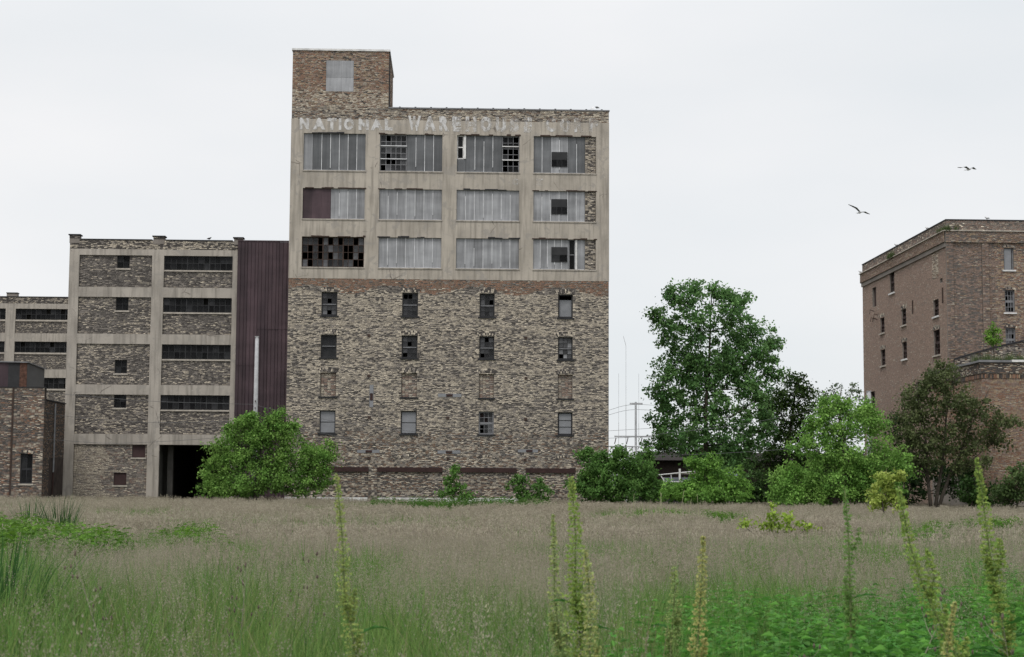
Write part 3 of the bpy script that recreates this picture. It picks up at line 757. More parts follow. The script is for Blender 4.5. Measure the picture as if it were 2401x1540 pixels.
def brick_shed():
    b = bld('brick_shed', 130); tag(b, 'small soot-brown brick shed with one tall arched window and a metal hut on its roof', 'shed')
    X0, X1, Z = -44, -31.65, 9.38
    w = (-33.34, -32.40, 1.98, 4.30)
    mb = MB(); wall_holes(mb, X0, X1, -.6, Z, [w]); mb.build('wall', MORTAR_D, b)
    mb = MB(); mb.quad((X1, 0, -.6), (X1, 6.9, -.6), (X1, 6.9, 8.45), (X1, 0, 8.45)); mb.quad((X0, 6.9, -.6), (X1, 6.9, -.6), (X1, 6.9, 8.45), (X0, 6.9, 8.45))
    mb.box(X1 - .4, X1, .002, .6, 8.45, Z); mb.build('side_wall', m_plain('shade_toned_side_wall', (.045, .034, .03), .95, 0, .6, 1.2), b)  # shade of the unlit side is put into this dark wall colour
    MB().box(X0, X1 - .05, .3, 6.8, 8.2, 8.44).build('roof', ROOF, b)
    stl = style_mix(.18, .35, .6, (6, 9, 4, 8), (1, 5, 0, 1))
    B = lay(X0 + 4, X1, .1, Z - .02, [w, (-34.12, -33.98, 0, 12)], stl, seed=300)
    B2 = lay(0, 6.9, .1, 8.4, [(2.0, 6.9, .1, 4)], style_mix(.04, .5, .3, (4, 4, 6), (6, 3)), seed=301)  # side bricks take the darkest tones, the same shade in colour
    brickwork(b, [(B, FRONT, 'f'), (B2, lambda a, o, z: (X1 + o, a, z), 'r')])
    board(b, 'drain_pipe', -34.10, -34.0, -.2, Z, -.08, 0, RUSTF)
    arch(b, (w[0] + w[1]) / 2, w[1] - w[0], w[3] - .05, 0, 5, rings=1)
    pane_grid(b, w[0], w[1], w[2], 3.10, .1, 2, 1, GLASS_K, SILL_D, .05, outer=.09)
    pane_grid(b, w[0], w[1], 3.10, w[3], .14, 2, 1, GLASS_K, SILL_D, .05, outer=.09)
    board(b, 'sill', w[0] - .1, w[1] + .1, w[2] - .13, w[2], -.08, .2, SILL)
    board(b, 'coping', X0, X1 + .05, Z, Z + .07, -.06, .4, SILL_D); board(b, 'side_coping', X1 - .3, X1 + .08, 8.45, 8.53, .61, 7.0, SILL_D)
    mb = MB(); mb.tube([(X1 + .14, 3.0, 8.3), (X1 + .14, 3.0, 3.0), (X1 + .14, 2.9, 2.9)], .07, 8); mb.build('downpipe', GREYF, b)
    mb = MB(); mb.tube([(X1 + .14, 2.9, 2.89), (X1 + .14, 2.9, -.2)], .06, 8); mb.build('downpipe', STEEL, b)
    # metal hut on the roof
    hx, hy = -33.45, 1.5
    for k in range(6): board(b, 'hut_sheet', hx - .55 - (k + 1) * .9, hx - .555 - k * .9, 8.44, 11.45, hy, hy + .05, MAROON if k else BOARD_D)
    board(b, 'rusty_corner', hx - .55, hx, 8.44, 11.42, hy - .03, hy + .05, m_plain('orange_rust', (.095, .048, .034), .9, 0, .6, 4))
    board(b, 'hut_side', hx - .05, hx, 8.44, 11.38, hy + .06, hy + 5.6, GALV_D)
    mb = MB(); mb.quad((hx + .12, hy - .15, 11.50), (hx + .12, hy + 5.8, 11.36), (hx - 9, hy + 5.8, 11.5), (hx - 9, hy - .15, 11.64))
    mb.quad((hx + .12, hy - .15, 11.42), (hx + .12, hy + 5.8, 11.28), (hx + .12, hy + 5.8, 11.36), (hx + .12, hy - .15, 11.50))
    mb.quad((hx + .12, hy - .15, 11.42), (hx + .12, hy - .15, 11.50), (hx - 9, hy - .15, 11.64), (hx - 9, hy - .15, 11.54)); mb.build('hut_roof', GREYF, b)
brick_shed()

# ------------------------------------------------------------------ right-hand buildings
def right_warehouse():
    b = bld('brick_warehouse', 142); tag(b, 'dark brown brick warehouse seen at its corner, gulls on its parapet', 'warehouse')
    U0, U1, ZT = 42.74, 62.0, 25.32; S = 142 / 121.27
    sd_ = lambda w: (w - 121.27) * S
    sz = lambda z: 2 + (z - 2) * S
    LEFT = lambda a, o, z: (U0 - o, a, z); DEP = 29.8
    WF = [(47.75, 48.62, 21.0, 22.95), (47.77, 48.63, 17.28, 19.25), (47.77, 48.63, 13.9, 15.95), (53.2, 54.1, 21.0, 22.95), (53.2, 54.1, 17.28, 19.25), (58.6, 59.5, 21.0, 22.95), (58.6, 59.5, 17.28, 19.25)]
    SW = [((135.96, 18.27), (137.45, 20.1), 'a'), ((141.96, 17.7), (143.27, 19.41), 'd'), ((132.54, 15.23), (133.97, 16.54), 'a'), ((123.53, 15.03), (124.91, 16.29), 's'),
          ((139.34, 15.21), (140.72, 16.53), 'a'), ((139.24, 12.41), (140.69, 13.8), 'a'), ((132.49, 12.46), (133.89, 13.84), 'a'), ((123.38, 12.08), (125.02, 14.0), 'a'), ((142.9, 8.49), (144.38, 10.41), 's'), ((128.47, 9.0), (130.06, 10.36), 's'),
          ((122.42, 17.41), (123.08, 17.75), 'v')]
    SH = [(sd_(p[0]), sd_(q[0]), sz(p[1]), sz(q[1])) for p, q, k in SW]
    mb = MB(); wall_holes(mb, U0, U1, -.6, ZT, WF); wall_holes(mb, 0, DEP, -.6, ZT, SH, fmap=LEFT)
    mb.quad((U0, DEP, -.6), (U1, DEP, -.6), (U1, DEP, ZT), (U0, DEP, ZT)); mb.quad((U1, 0, -.6), (U1, DEP, -.6), (U1, DEP, ZT), (U1, 0, ZT))
    mb.build('wall', MORTAR_D, b); MB().box(U0 + .3, U1, .3, DEP - .3, 24.0, 24.3).build('roof', ROOF, b)
    fl = MB()
    for z in (20.3, 16.6, 12.8, 9, 5): fl.box(U0 + .5, U1 - .5, .6, DEP - .5, z - .25, z)
    fl.build('floor_slabs', INNER, b)
    band = [(U0 - .1, U1, 23.35, 24.4)]
    def fst(x, z, r):
        k, br = style_mix(.16, .3, .5, (8, 7, 9, 6, 8), (1, 7, 7, 2))(x, z, r)
        hot = sm((x - 46.3) * .7) * (r.random(len(x)) < .4) * (z < 23.3)
        k = np.where(hot > .5, np.where(r.random(len(x)) < .55, 2, np.where(r.random(len(x)) < .5, 5, 1)), k)
        dk = ((x > 43.3) & (x < 45.8) & (z < 22) | (x < 43.3)) & (r.random(len(x)) < .38)
        return np.where(dk, np.where(r.random(len(x)) < .6, 9, 8), k), br
    def sst(x, z, r):
        k, br = style_mix(.05, .5, .2, (8, 7, 8, 7, 7, 8), (1, 7, 3))(x, z, r)
        return k, .70 + br * .55
    def pst(x, z, r):
        k, br = style_mix(.28, .6, .7, (3, 8, 9, 8), (0, 1, 7, 3))(x, z, r)
        return k, np.where((k == 0) & (r.random(len(x)) < .4), 1.6, br)
    pil = [(45.82, 46.41), (51.3, 51.9), (56.8, 57.4)]
    ph = [(a, c, -1, 23.3) for a, c in pil] + [(U0, 43.30, -1, 23.3)]
    Bf = lay(U0, U1, 9.0, 23.35, WF + ph, fst, seed=400)
    Bp = lay(U0, U1, 24.42, ZT - .02, [], pst, seed=401); Bps = lay(0, DEP, 24.42, ZT - .02, [], pst, seed=402)
    Bs = lay(0, DEP, .5, 23.0, SH, sst, seed=403)
    Bc = lay(U0 - .1, U1, 23.35, 24.33, [], style_mix(.30, .5, .6, (9, 8, 6), (1, 2, 7)), seed=404)
    Bcs = lay(-.1, DEP + .1, 23.4, 24.33, [], style_mix(.22, .5, .6, (8, 7, 6), (1, 2, 7)), seed=405)
    Bpl = []
    for a, c in pil + [(U0 - .06, 43.30)]:
        board(b, 'pilaster', a, c, -.5, 23.36, -.12 + .015, .05, MORTAR_D)
        Bpl.append((lay(a, c, 9.0, 23.33, [], fst, seed=int(a * 10)), lambda x, o, z: (x, -o - .105, z), 'q'))
    board(b, 'cornice', U0 - .12, U1, 23.36, 24.33, -.20, .02, MORTAR_D); board(b, 'cornice', U0 - .24, U0 - .002, 23.40, 24.33, .03, DEP + .1, MORTAR_D)
    board(b, 'cornice', U0 - .14, U0 - .003, 23.0, 23.39, .03, DEP + .05, MORTAR_D)
    brickwork(b, [(Bf, FRONT, 'f'), (Bp, FRONT, 'f'), (Bps, LEFT, 'l'), (Bs, LEFT, 'l'), (Bc, lambda x, o, z: (x, -o - .20, z), 'f2'), (Bcs, lambda a, o, z: (U0 - .24 - o, a, z), 'l2')] + Bpl)
    board(b, 'string_course', U0 - .3, U1, 24.335, 24.42, -.30, .0, SILL); board(b, 'string_course', U0 - .36, U0 - .0, 24.335, 24.42, .002, DEP + .15, SILL)
    board(b, 'coping', U0 - .06, U1, ZT, ZT + .09, -.06, .35, SILL_D); board(b, 'coping', U0 - .07, U0 + .35, ZT + .002, ZT + .092, .36, DEP, SILL_D)
    for i, w in enumerate(WF):
        g = GLASS_L if i % 2 == 0 else GLASS
        mid = (w[2] + w[3]) / 2
        if i == 0:
            board(b, 'window_board', w[0] + .08, w[1] - .18, w[2], w[3] - .1, .12, .15, BOARD); pane_grid(b, *w, .18, 1, 1, GLASS_K, GREYF, .05, 1, outer=.1)
        else:
            pane_grid(b, w[0], w[1], w[2], mid, .14, 3, 2, g, GREYF, .04, .2, outer=.1); pane_grid(b, w[0], w[1], mid, w[3], .17, 3, 2, g, GREYF, .04, .2, outer=.1)
        arch(b, (w[0] + w[1]) / 2, w[1] - w[0], w[3] - .03, 0, 500 + i, rings=1)
        board(b, 'sill', w[0] - .15, w[1] + .15, w[2] - .13, w[2], -.12, .2, WHITEF)
    for i, (h, (p, q, k)) in enumerate(zip(SH, SW)):
        if k == 'v': continue
        if k == 'd': board(b, 'window_board', h[0] + .03, h[1] - .03, h[2], h[3], .2, .25, STEEL, LEFT); continue
        mid = (h[2] + h[3]) / 2
        pane_grid(b, h[0], h[1], h[2], mid, .12, 2, 2, GLASS_L if i % 3 else GLASS, STEEL, .06, .25, outer=.12, fmap=LEFT)
        pane_grid(b, h[0], h[1], mid, h[3], .16, 2, 2, GLASS_L if i % 2 else GLASS, STEEL, .06, .25, outer=.12, fmap=LEFT)
        if k == 'a': arch(b, (h[0] + h[1]) / 2, h[1] - h[0], h[3] - .04, 0, 520 + i, LEFT, rings=2)
        board(b, 'sill', h[0] - .15, h[1] + .15, h[2] - .15, h[2], -.14, .2, WHITEF if i % 3 == 0 else SILL, LEFT)
    for a, z0, z1 in ((sd_(130.5), sz(15.87), sz(16.94)), (sd_(122.35), sz(15.83), sz(16.99))):
        board(b, 'rusty_pipe', a - .08, a + .08, z0, z1, -.1, 0, RUSTF, LEFT)
    r = random.Random(4); mb = MB()                                        # torn brackets under the loading door
    for k in range(5):
        a, z = sd_(141.3 + r.random() * 1.6), sz(16.4 + r.random() * 1.2); mb.tube([(U0, a, z), (U0 - .45, a - .2, z + .1), (U0 - .5, a - .1, z - .3)], .04, 5)
    mb.build('bent_brackets', RUSTF, b)
    # bricked-up tall arched window, paler bricks
    a0, a1, z0, z1 = sd_(123.4), sd_(125.0), sz(17.9), sz(19.85)
    q = lay(a0, a1, z0, z1, [], style_mix(.6, .8, .4, (3, 6), (0, 1)), seed=420)
    o = link('bricked_up_window', brick_mesh('bricked_up_window', q, lambda a, o, z: (U0 - o - .012, a, z)), b); o['kind'] = 'stuff'
    arch(b, (a0 + a1) / 2, a1 - a0 - .2, z1, 0, 77, LEFT, rise=.3, rings=2)
right_warehouse()

def low_warehouse():
    b = bld('brick_annex', 128); tag(b, 'lower orange-brown brick annex with weeds growing along its roof edge', 'building')
    U0, U1, Z, DEP = 41.1, 62.0, 11.85, 13.9
    LEFT = lambda a, o, z: (U0 - o, a, z)
    mb = MB(); wall_holes(mb, U0, U1, -.6, Z, []); wall_holes(mb, 0, DEP, -.6, Z, [], fmap=LEFT); mb.build('wall', MORTAR_D, b)
    MB().box(U0 + .02, U1, .02, DEP, Z - .3, Z - .05).build('roof', ROOF, b)
    def st(x, z, r):
        k, br = style_mix(.20, .35, .6, (5, 8, 5, 7, 2), (2, 1, 2))(x, z, r)
        hi = z > 10.9
        return np.where(hi & (r.random(len(x)) < .6), np.where(r.random(len(x)) < .6, 4, 0), k), br
    Bf = lay(U0, U1 - 8, 1.0, Z - .02, [], st, seed=600, lmin=.18, lmax=.34)
    Bs = lay(0, DEP, 3.0, Z - .02, [], st, seed=601)
    pj = lambda x, o, z: (x, -o - .10, z); pjl = lambda a, o, z: (U0 - .1 - o, a, z)
    board(b, 'corbel', U0 - .1, U1, 10.98, Z, -.10, 0, MORTAR_D); board(b, 'corbel', U0 - .1, U0, 10.98, Z, .002, DEP, MORTAR_D)
    Bc = lay(U0 - .1, U1 - 8, 11.0, Z - .02, [], style_mix(.35, .5, .8, (4, 4, 6), (0, 1, 2)), seed=602); Bcs = lay(0, DEP, 11.0, Z - .02, [], style_mix(.35, .5, .8, (4, 4, 6), (0, 1)), seed=603)
    brickwork(b, [(Bf, FRONT, 'f'), (Bs, LEFT, 'l'), (Bc, pj, 'f2'), (Bcs, pjl, 'l2')])
    r = random.Random(3); mb = MB(); x = U0 - .05
    while x < U1 - 8:                                                    # frieze of upright bricks
        mb.c = tuple(PAL[r.choice((5, 6, 2, 4))] * r.uniform(.7, 1.1)); mb.box(x, x + .10, -.07 - r.random() * .02, 0, 10.62, 10.92); x += .14
    x = 0.0
    while x < DEP:
        mb.c = tuple(PAL[r.choice((5, 6, 4, 4))] * r.uniform(.7, 1.1)); mb.box(U0 - .08, U0, x, x + .1, 10.62, 10.92); x += .14
    o = mb.build('soldier_course', BRICK, b); o['kind'] = 'stuff'
    board(b, 'gutter', U0 - .28, U0 + 2.3, Z, Z + .17, -.28, .1, GREYF); board(b, 'gutter', U0 + 2.32, U1, Z + .03, Z + .2, -.30, .1, WHITEF)
    board(b, 'gutter', U0 - .28, U0 + .05, Z - .01, Z + .15, .11, DEP, GREYF)
    # sloping end wall of the lean-to behind
    mb = MB(); y = 11.5
    P = [(42.5, Z - .1), (49.5, Z - .1), (58.0, Z - .1), (58.0, 16.6), (49.2, 14.75), (45.9, 14.0), (42.5, 12.95)]
    mb.quad(*[(p, y, z) for p, z in P][::1]); mb.quad(*[(p, y + .4, z) for p, z in P][::-1]); mb.build('lean_to_wall', MORTAR_D, b)
    edge = lambda x: np.interp(x, [42.5, 45.9, 49.2, 58], [12.95, 14.0, 14.75, 16.6])
    q = lay(42.5, 55, Z, 16, [], style_mix(.42, .6, .9, (3, 4, 6), (0, 1, 3)), seed=610, keep=lambda x, z: z < edge(x) - .07)
    o = link('lean_to_brickwork', brick_mesh('lean_to_brickwork', q, lambda x, oo, z: (x, y - oo, z)), b); o['kind'] = 'stuff'
    mb = MB()
    for (xa, za), (xb, zb) in zip(((42.4, 12.95), (45.9, 14.0), (49.2, 14.75)), ((45.9, 14.0), (49.2, 14.75), (58, 16.6))):
        mb.quad((xa, y - .12, za - .03), (xb, y - .12, zb - .03), (xb, y - .12, zb + .09), (xa, y - .12, za + .09)); mb.quad((xa, y - .12, za + .09), (xb, y - .12, zb + .09), (xb, y + .5, zb + .09), (xa, y + .5, za + .09))
    mb.build('flashing', SILL_D, b)
low_warehouse()

# ------------------------------------------------------------------ trees and shrubs
def foliage(lobes, dens, per, size, cols, droop=.2, seed=1, clr=.42, shell=.45, flat=.75):
    """leaves in clumps spread through ellipsoid lobes; returns verts, quads, tints, clump centres per lobe"""
    r = np.random.default_rng(seed); C, own = [], []
    for i, (cx, cy, cz, rx, ry, rz) in enumerate(lobes):
        n = max(2, int(dens * (rx * rz + .5 * rx * ry)))
        d = r.normal(size=(n, 3)); d /= np.linalg.norm(d, axis=1)[:, None]
        rad = (shell + (1.06 - shell) * r.random(n) ** .8)[:, None]
        C.append(np.array([cx, cy, cz]) + d * rad * np.array([rx, ry, rz])); own += [i] * n
    C = np.concatenate(C); own = np.array(own); nc = len(C)
    cr = clr * (.6 + .8 * r.random(nc)); npl = np.maximum(5, (per * (.5 + r.random(nc)))).astype(int)
    idx = np.repeat(np.arange(nc), npl); n = len(idx)
    P = C[idx] + r.normal(size=(n, 3)) * (cr[idx][:, None] * np.array([.55, .55, .42]))
    lc = np.array([lobes[o][:3] for o in own])
    outw = P - lc[idx]; outw /= np.linalg.norm(outw, axis=1)[:, None] + 1e-6
    ax = outw * .6 + r.normal(size=(n, 3)) * .8; ax[:, 2] -= droop * 2 * r.random(n); ax /= np.linalg.norm(ax, axis=1)[:, None]
    nr = r.normal(size=(n, 3)) * flat; nr[:, 2] += .8; sd_ = np.cross(ax, nr); sd_ /= np.linalg.norm(sd_, axis=1)[:, None] + 1e-6
    nn = np.cross(sd_, ax)
    l = size * (.6 + .7 * r.random(n))[:, None]; w = l * (.30 + .18 * r.random(n))[:, None]
    V = np.stack([P - ax * l * .5, P + sd_ * w + nn * l * .08, P + ax * l * .5 - nn * l * .10, P - sd_ * w + nn * l * .08], 1)
    Q = np.arange(n * 4).reshape(n, 4)
    cols = np.array(cols); ck = r.random(nc); a = cols[0] * (1 - ck)[:, None] + cols[1] * ck[:, None]
    T = a[idx] * (.72 + .56 * r.random(n))[:, None] * (.8 + .4 * r.random(nc))[idx][:, None]
    return V.reshape(-1, 3), Q, T, C, own
def tree(name, label, cat, base, lobes_px, Y, dens=7, per=24, size=.22, cols=((.05, .11, .03), (.09, .16, .04)), trunk=.22, bark=None, depth=.8, group=None,
         droop=.2, seed=1, clr=.42, stems=(0.0,), shell=.45, fork=.25, spread=1.5, spray=4):
    """tree at depth Y; lobes as (px, py, rx, rz) read off the photograph, turned into metres at its own distance"""
    s = Y / F; r = random.Random(seed); lobes = []
    for px, py, rx, rz in lobes_px:
        p = at(px, py, Y); dy = r.uniform(-1, 1) * spread * depth
        lobes.append((p.x, p.y + dy, p.z, rx * s, max(rx, rz) * s * depth, rz * s))
    nmain = len(lobes)
    for l in list(lobes):                                            # small sprays break the outline of each lobe
        for _ in range(spray):
            a, e = r.uniform(0, 2 * math.pi), r.uniform(-.2, 1.4); k = r.uniform(.98, 1.34); q = r.uniform(.06, .14)
            lobes.append((l[0] + l[3] * k * math.cos(e) * math.cos(a), l[1] + l[4] * k * math.cos(e) * math.sin(a), l[2] + l[5] * k * math.sin(e), max(.12, l[3] * q), max(.12, l[4] * q), max(.26, l[5] * q * 2.8)))
    bp = at(*base, Y); bp.z = float(gz(bp.x, bp.y)) - .1
    root = empty(name, bp); tag(root, label, cat, group)
    V, Q, T, C, own = foliage(lobes, dens, per, size, cols, droop, seed, clr, shell)
    V = V - np.array(bp)
    link('crown', fast_mesh('crown', V, Q, LEAF, T), root)
    zt = max(l[2] for l in lobes) - bp.z; mx = float(np.mean([l[0] for l in lobes])) - bp.x
    mb = MB(); TP = []
    for sx in stems:
        tp = []
        for k in range(7):
            t = k / 6; tp.append(Vector(((mx + sx) * t ** (2 if sx == 0 else 1.1) + r.uniform(-.15, .15) * (k > 0) + sx * .06, r.uniform(-.15, .15) * (k > 0), zt * t * (1 - .05 * abs(sx)))))
        mb.tube(tp, [trunk * (1.25 - 1.1 * k / 6) for k in range(7)], 8); TP.append(tp)
    for i, l in enumerate(lobes[:nmain]):
        c = Vector(l[:3]) - bp; hz = max(fork * zt, min(c.z - .25 * math.hypot(c.x - mx, c.y) - .4 * l[5], zt * .9)); t = hz / zt
        k = min(int(t * 6), 5); tp = min(TP, key=lambda q: abs(q[k + 1].x - c.x)); st = tp[k].lerp(tp[k + 1], t * 6 - k)
        mid = st.lerp(c, .5) + Vector((r.uniform(-.2, .2), r.uniform(-.2, .2), -.12 * (c - st).length))
        rr = trunk * (.55 - .3 * t); mb.tube([st, mid, c], [rr, rr * .7, rr * .35], 6)
        cl = C[own == i] - np.array(bp)
        for j in r.sample(range(len(cl)), min(len(cl), 9)):
            e = Vector(cl[j]); q = c.lerp(mid, r.random() * .6); mb.tube([q, q.lerp(e, .5) + Vector((0, 0, r.uniform(-.1, .15))), e], [rr * .3, rr * .2, .008], 4)
    mb.build('trunk', bark or BARK, root, True)
    return root
BOX = ((.145, .30, .062), (.25, .42, .10)); COT = ((.085, .188, .062), (.155, .280, .095)); DRK = ((.028, .060, .022), (.055, .105, .032))
MIDG = ((.095, .21, .052), (.165, .31, .078)); BRN = ((.082, .108, .045), (.135, .165, .068)); YEL = ((.22, .30, .06), (.34, .40, .10))
tree('poplar_tree', 'tallest tree in view, dense dark green crown, right of the tall warehouse', 'tree', (1655, 1150),
     [(1600, 705, 38, 28), (1630, 690, 16, 20), (1575, 700, 14, 18), (1560, 770, 36, 42), (1535, 750, 12, 16), (1632, 765, 40, 48), (1715, 745, 44, 50), (1735, 706, 24, 22), (1700, 700, 14, 16), (1672, 694, 9, 20), (1760, 790, 48, 44), (1790, 828, 34, 30), (1818, 812, 14, 14), (1806, 872, 26, 24),
      (1742, 870, 66, 58), (1770, 940, 42, 48), (1672, 850, 82, 78), (1600, 860, 56, 52), (1558, 912, 42, 36), (1650, 945, 86, 66), (1560, 985, 42, 28), (1592, 1030, 66, 38), (1545, 1046, 38, 18), (1680, 1050, 86, 56), (1740, 1022, 56, 66), (1702, 1105, 60, 32), (1800, 1000, 25, 30)],
     152, 10, 34, .26, COT, .22, seed=3, clr=.5, droop=.35, shell=.35)
tree('maple_tree', 'dark green tree standing just right of the tallest tree', 'tree', (1840, 1150),
     [(1850, 920, 40, 32), (1872, 903, 22, 16), (1830, 968, 50, 46), (1800, 962, 30, 26), (1880, 960, 26, 38), (1842, 1040, 56, 46), (1800, 1085, 46, 36), (1890, 1020, 24, 36), (1900, 1095, 50, 36), (1965, 1090, 50, 34)], 166, 12, 28, .25, ((.045, .095, .030), (.100, .170, .045)), .3, seed=4, clr=.5)
tree('ash_tree', 'pale hazy far-off tree showing beside the brown warehouse wall', 'tree', (1965, 1100), [(1962, 928, 46, 24), (1938, 958, 36, 28), (2000, 950, 26, 34), (1975, 990, 50, 30)], 230, 4.0, 20, .30, ((.09, .13, .075), (.13, .17, .09)), .25, seed=5, clr=.6)
tree('boxelder_bush', 'bright green bushy tree in front of the maroon cladding and passage', 'tree', (600, 1172),
     [(575, 1045, 62, 42), (560, 1008, 26, 20), (540, 1020, 18, 22), (585, 992, 12, 16), (605, 1002, 16, 18), (648, 1016, 36, 30), (660, 990, 14, 18), (636, 986, 8, 14), (682, 1020, 16, 20), (622, 1062, 76, 56), (520, 1090, 46, 52), (592, 1120, 96, 42), (690, 1090, 70, 56), (742, 1085, 36, 38), (712, 1130, 66, 34), (498, 1138, 34, 26), (560, 1150, 60, 20), (765, 1065, 14, 20)],
     128, 10, 54, .18, BOX, .12, seed=6, droop=.6, spread=.8, clr=.46)
tree('boxelder_bush', 'largest bright green bushy tree, in front of the brown warehouse side wall', 'tree', (1985, 1190),
     [(1950, 1005, 50, 38), (1938, 966, 22, 22), (1958, 955, 10, 16), (1915, 985, 16, 22), (1985, 968, 14, 20), (2012, 988, 34, 28), (2025, 962, 10, 16), (2050, 1000, 22, 24), (1900, 1050, 46, 46), (2002, 1060, 86, 66), (2062, 1080, 54, 66), (2104, 1112, 30, 36), (1962, 1120, 96, 56), (1872, 1130, 54, 42), (1850, 1162, 44, 22), (2040, 1150, 76, 34), (1900, 1165, 70, 22), (1830, 1120, 16, 20)],
     120, 10, 54, .18, BOX, .16, seed=7, droop=.6, spread=.8, clr=.46)
tree('willow_shrub', 'rounded green shrub against the right corner of the tall warehouse', 'shrub', (1445, 1180),
     [(1400, 1092, 40, 36), (1386, 1070, 22, 20), (1460, 1082, 46, 26), (1432, 1120, 74, 46), (1500, 1110, 44, 38), (1450, 1150, 96, 32), (1368, 1150, 26, 28), (1530, 1150, 30, 32), (1510, 1075, 18, 16)], 128, 22, 34, .19, MIDG, .09, seed=8, droop=.4, spread=.6, clr=.36)
tree('elder_shrub', 'green shrub with a pointed top, in front of the white-railed boat', 'shrub', (1665, 1184),
     [(1650, 1112, 34, 34), (1664, 1086, 14, 16), (1620, 1082, 8, 18), (1690, 1132, 54, 36), (1612, 1154, 56, 24), (1722, 1155, 40, 24), (1570, 1162, 26, 18), (1660, 1165, 80, 18)], 124, 22, 34, .19, ((.105, .22, .045), (.175, .32, .065)), .08, seed=9, droop=.5, spread=.6, clr=.34)
tree('ivy_hedge', 'dark low hedge between the elder shrub and the largest bright bush', 'hedge', (1785, 1184), [(1765, 1140, 34, 24), (1800, 1146, 34, 26), (1780, 1168, 56, 18), (1745, 1162, 22, 22)], 127, 22, 30, .19, ((.03, .065, .018), (.06, .11, .03)), .06, seed=10, spread=.5, clr=.34)
tree('plum_tree', 'brownish dark-leaved tree with a forked bare trunk before the brick annex', 'tree', (2188, 1190),
     [(2150, 922, 44, 28), (2205, 892, 50, 32), (2222, 868, 20, 16), (2128, 978, 46, 44), (2210, 958, 74, 52), (2282, 960, 44, 44), (2330, 1000, 40, 38), (2182, 1040, 76, 44), (2268, 1040, 62, 44), (2338, 1032, 26, 18), (2122, 1052, 36, 34), (2150, 1085, 44, 22), (2250, 1085, 50, 18)],
     126, 12, 30, .20, BRN, .13, BARK, seed=11, droop=.3, clr=.45, shell=.3, fork=.12, stems=(-2.2, .6, 3.0))
tree('maple_tree', 'dark green tree hidden mostly behind the brownish forked tree', 'tree', (2120, 1185), [(2104, 1012, 26, 28), (2110, 1075, 34, 44), (2150, 1110, 50, 46), (2230, 1125, 50, 40), (2125, 1155, 36, 34), (2290, 1120, 40, 40)], 132, 13, 30, .22, DRK, .12, seed=12)
tree('elder_shrub', 'dark green shrub at the foot of the brick annex', 'shrub', (2275, 1188), [(2272, 1152, 30, 32), (2330, 1165, 44, 24), (2300, 1172, 40, 18)], 119, 22, 30, .19, ((.035, .085, .02), (.06, .12, .028)), .06, seed=13, spread=.5, clr=.34)
tree('willow_shrub', 'greyish green shrub at the right picture edge before the annex wall', 'shrub', (2382, 1188), [(2375, 1140, 30, 34), (2400, 1120, 26, 28), (2420, 1150, 34, 36), (2360, 1165, 28, 22), (2460, 1160, 36, 36)], 117, 20, 30, .19, ((.06, .10, .035), (.10, .15, .05)), .07, seed=14, spread=.5, clr=.34)
tree('maple_sapling', 'yellow-green sapling in the grass before the largest bright bush', 'sapling', (2072, 1205), [(2068, 1160, 34, 30), (2088, 1124, 22, 12), (2048, 1182, 22, 14), (2098, 1178, 22, 18), (2070, 1130, 16, 12)], 88, 26, 26, .17, YEL, .05, seed=15, spread=.3, clr=.26, droop=.7)
tree('tree_of_heaven_sapling', 'small green sapling against the warehouse foot below the middle lintels', 'sapling', (1068, 1180), [(1066, 1112, 7, 14), (1062, 1134, 16, 12), (1080, 1150, 20, 11), (1050, 1160, 16, 10), (1092, 1168, 18, 8)], 134, 13, 22, .2, ((.08, .17, .04), (.13, .25, .06)), .05, seed=16, spread=.3, clr=.3, droop=.5)
tree('elder_shrub', 'leafy green shrub against the warehouse foot below the right-hand lintel', 'shrub', (1240, 1182), [(1222, 1150, 26, 26), (1266, 1150, 20, 24), (1240, 1170, 40, 14), (1215, 1128, 12, 14)], 134, 14, 26, .2, MIDG, .05, seed=17, spread=.3, clr=.3, droop=.5)
def rooftop_plants():
    p = NN * 129.6 + UU * 42.6; root = empty('rooftop_sapling', (p.x, p.y, 11.78)); tag(root, 'bright green sapling growing on the annex roof', 'sapling')
    lob = [(0, 0, 2.3, .62, .6, .62), (-.35, .1, 1.95, .45, .4, .38), (.35, -.1, 2.0, .4, .4, .4), (.05, 0, 2.85, .35, .3, .35)]
    V, Q, T, C, own = foliage(lob, 30, 24, .16, ((.09, .19, .03), (.15, .27, .045)), .4, 31, .22)
    link('crown', fast_mesh('crown', V, Q, LEAF, T), root)
    mb = MB().tube([(0, 0, 0), (.04, 0, .8), (-.03, 0, 1.6), (0, 0, 2.6)], [.06, .05, .035, .015], 6)
    for l in lob: mb.tube([(0, 0, 1.2), (l[0] * .6, l[1], l[2] - .3), l[:3]], [.03, .02, .008], 5)
    mb.build('trunk', BARK, root)
rooftop_plants()

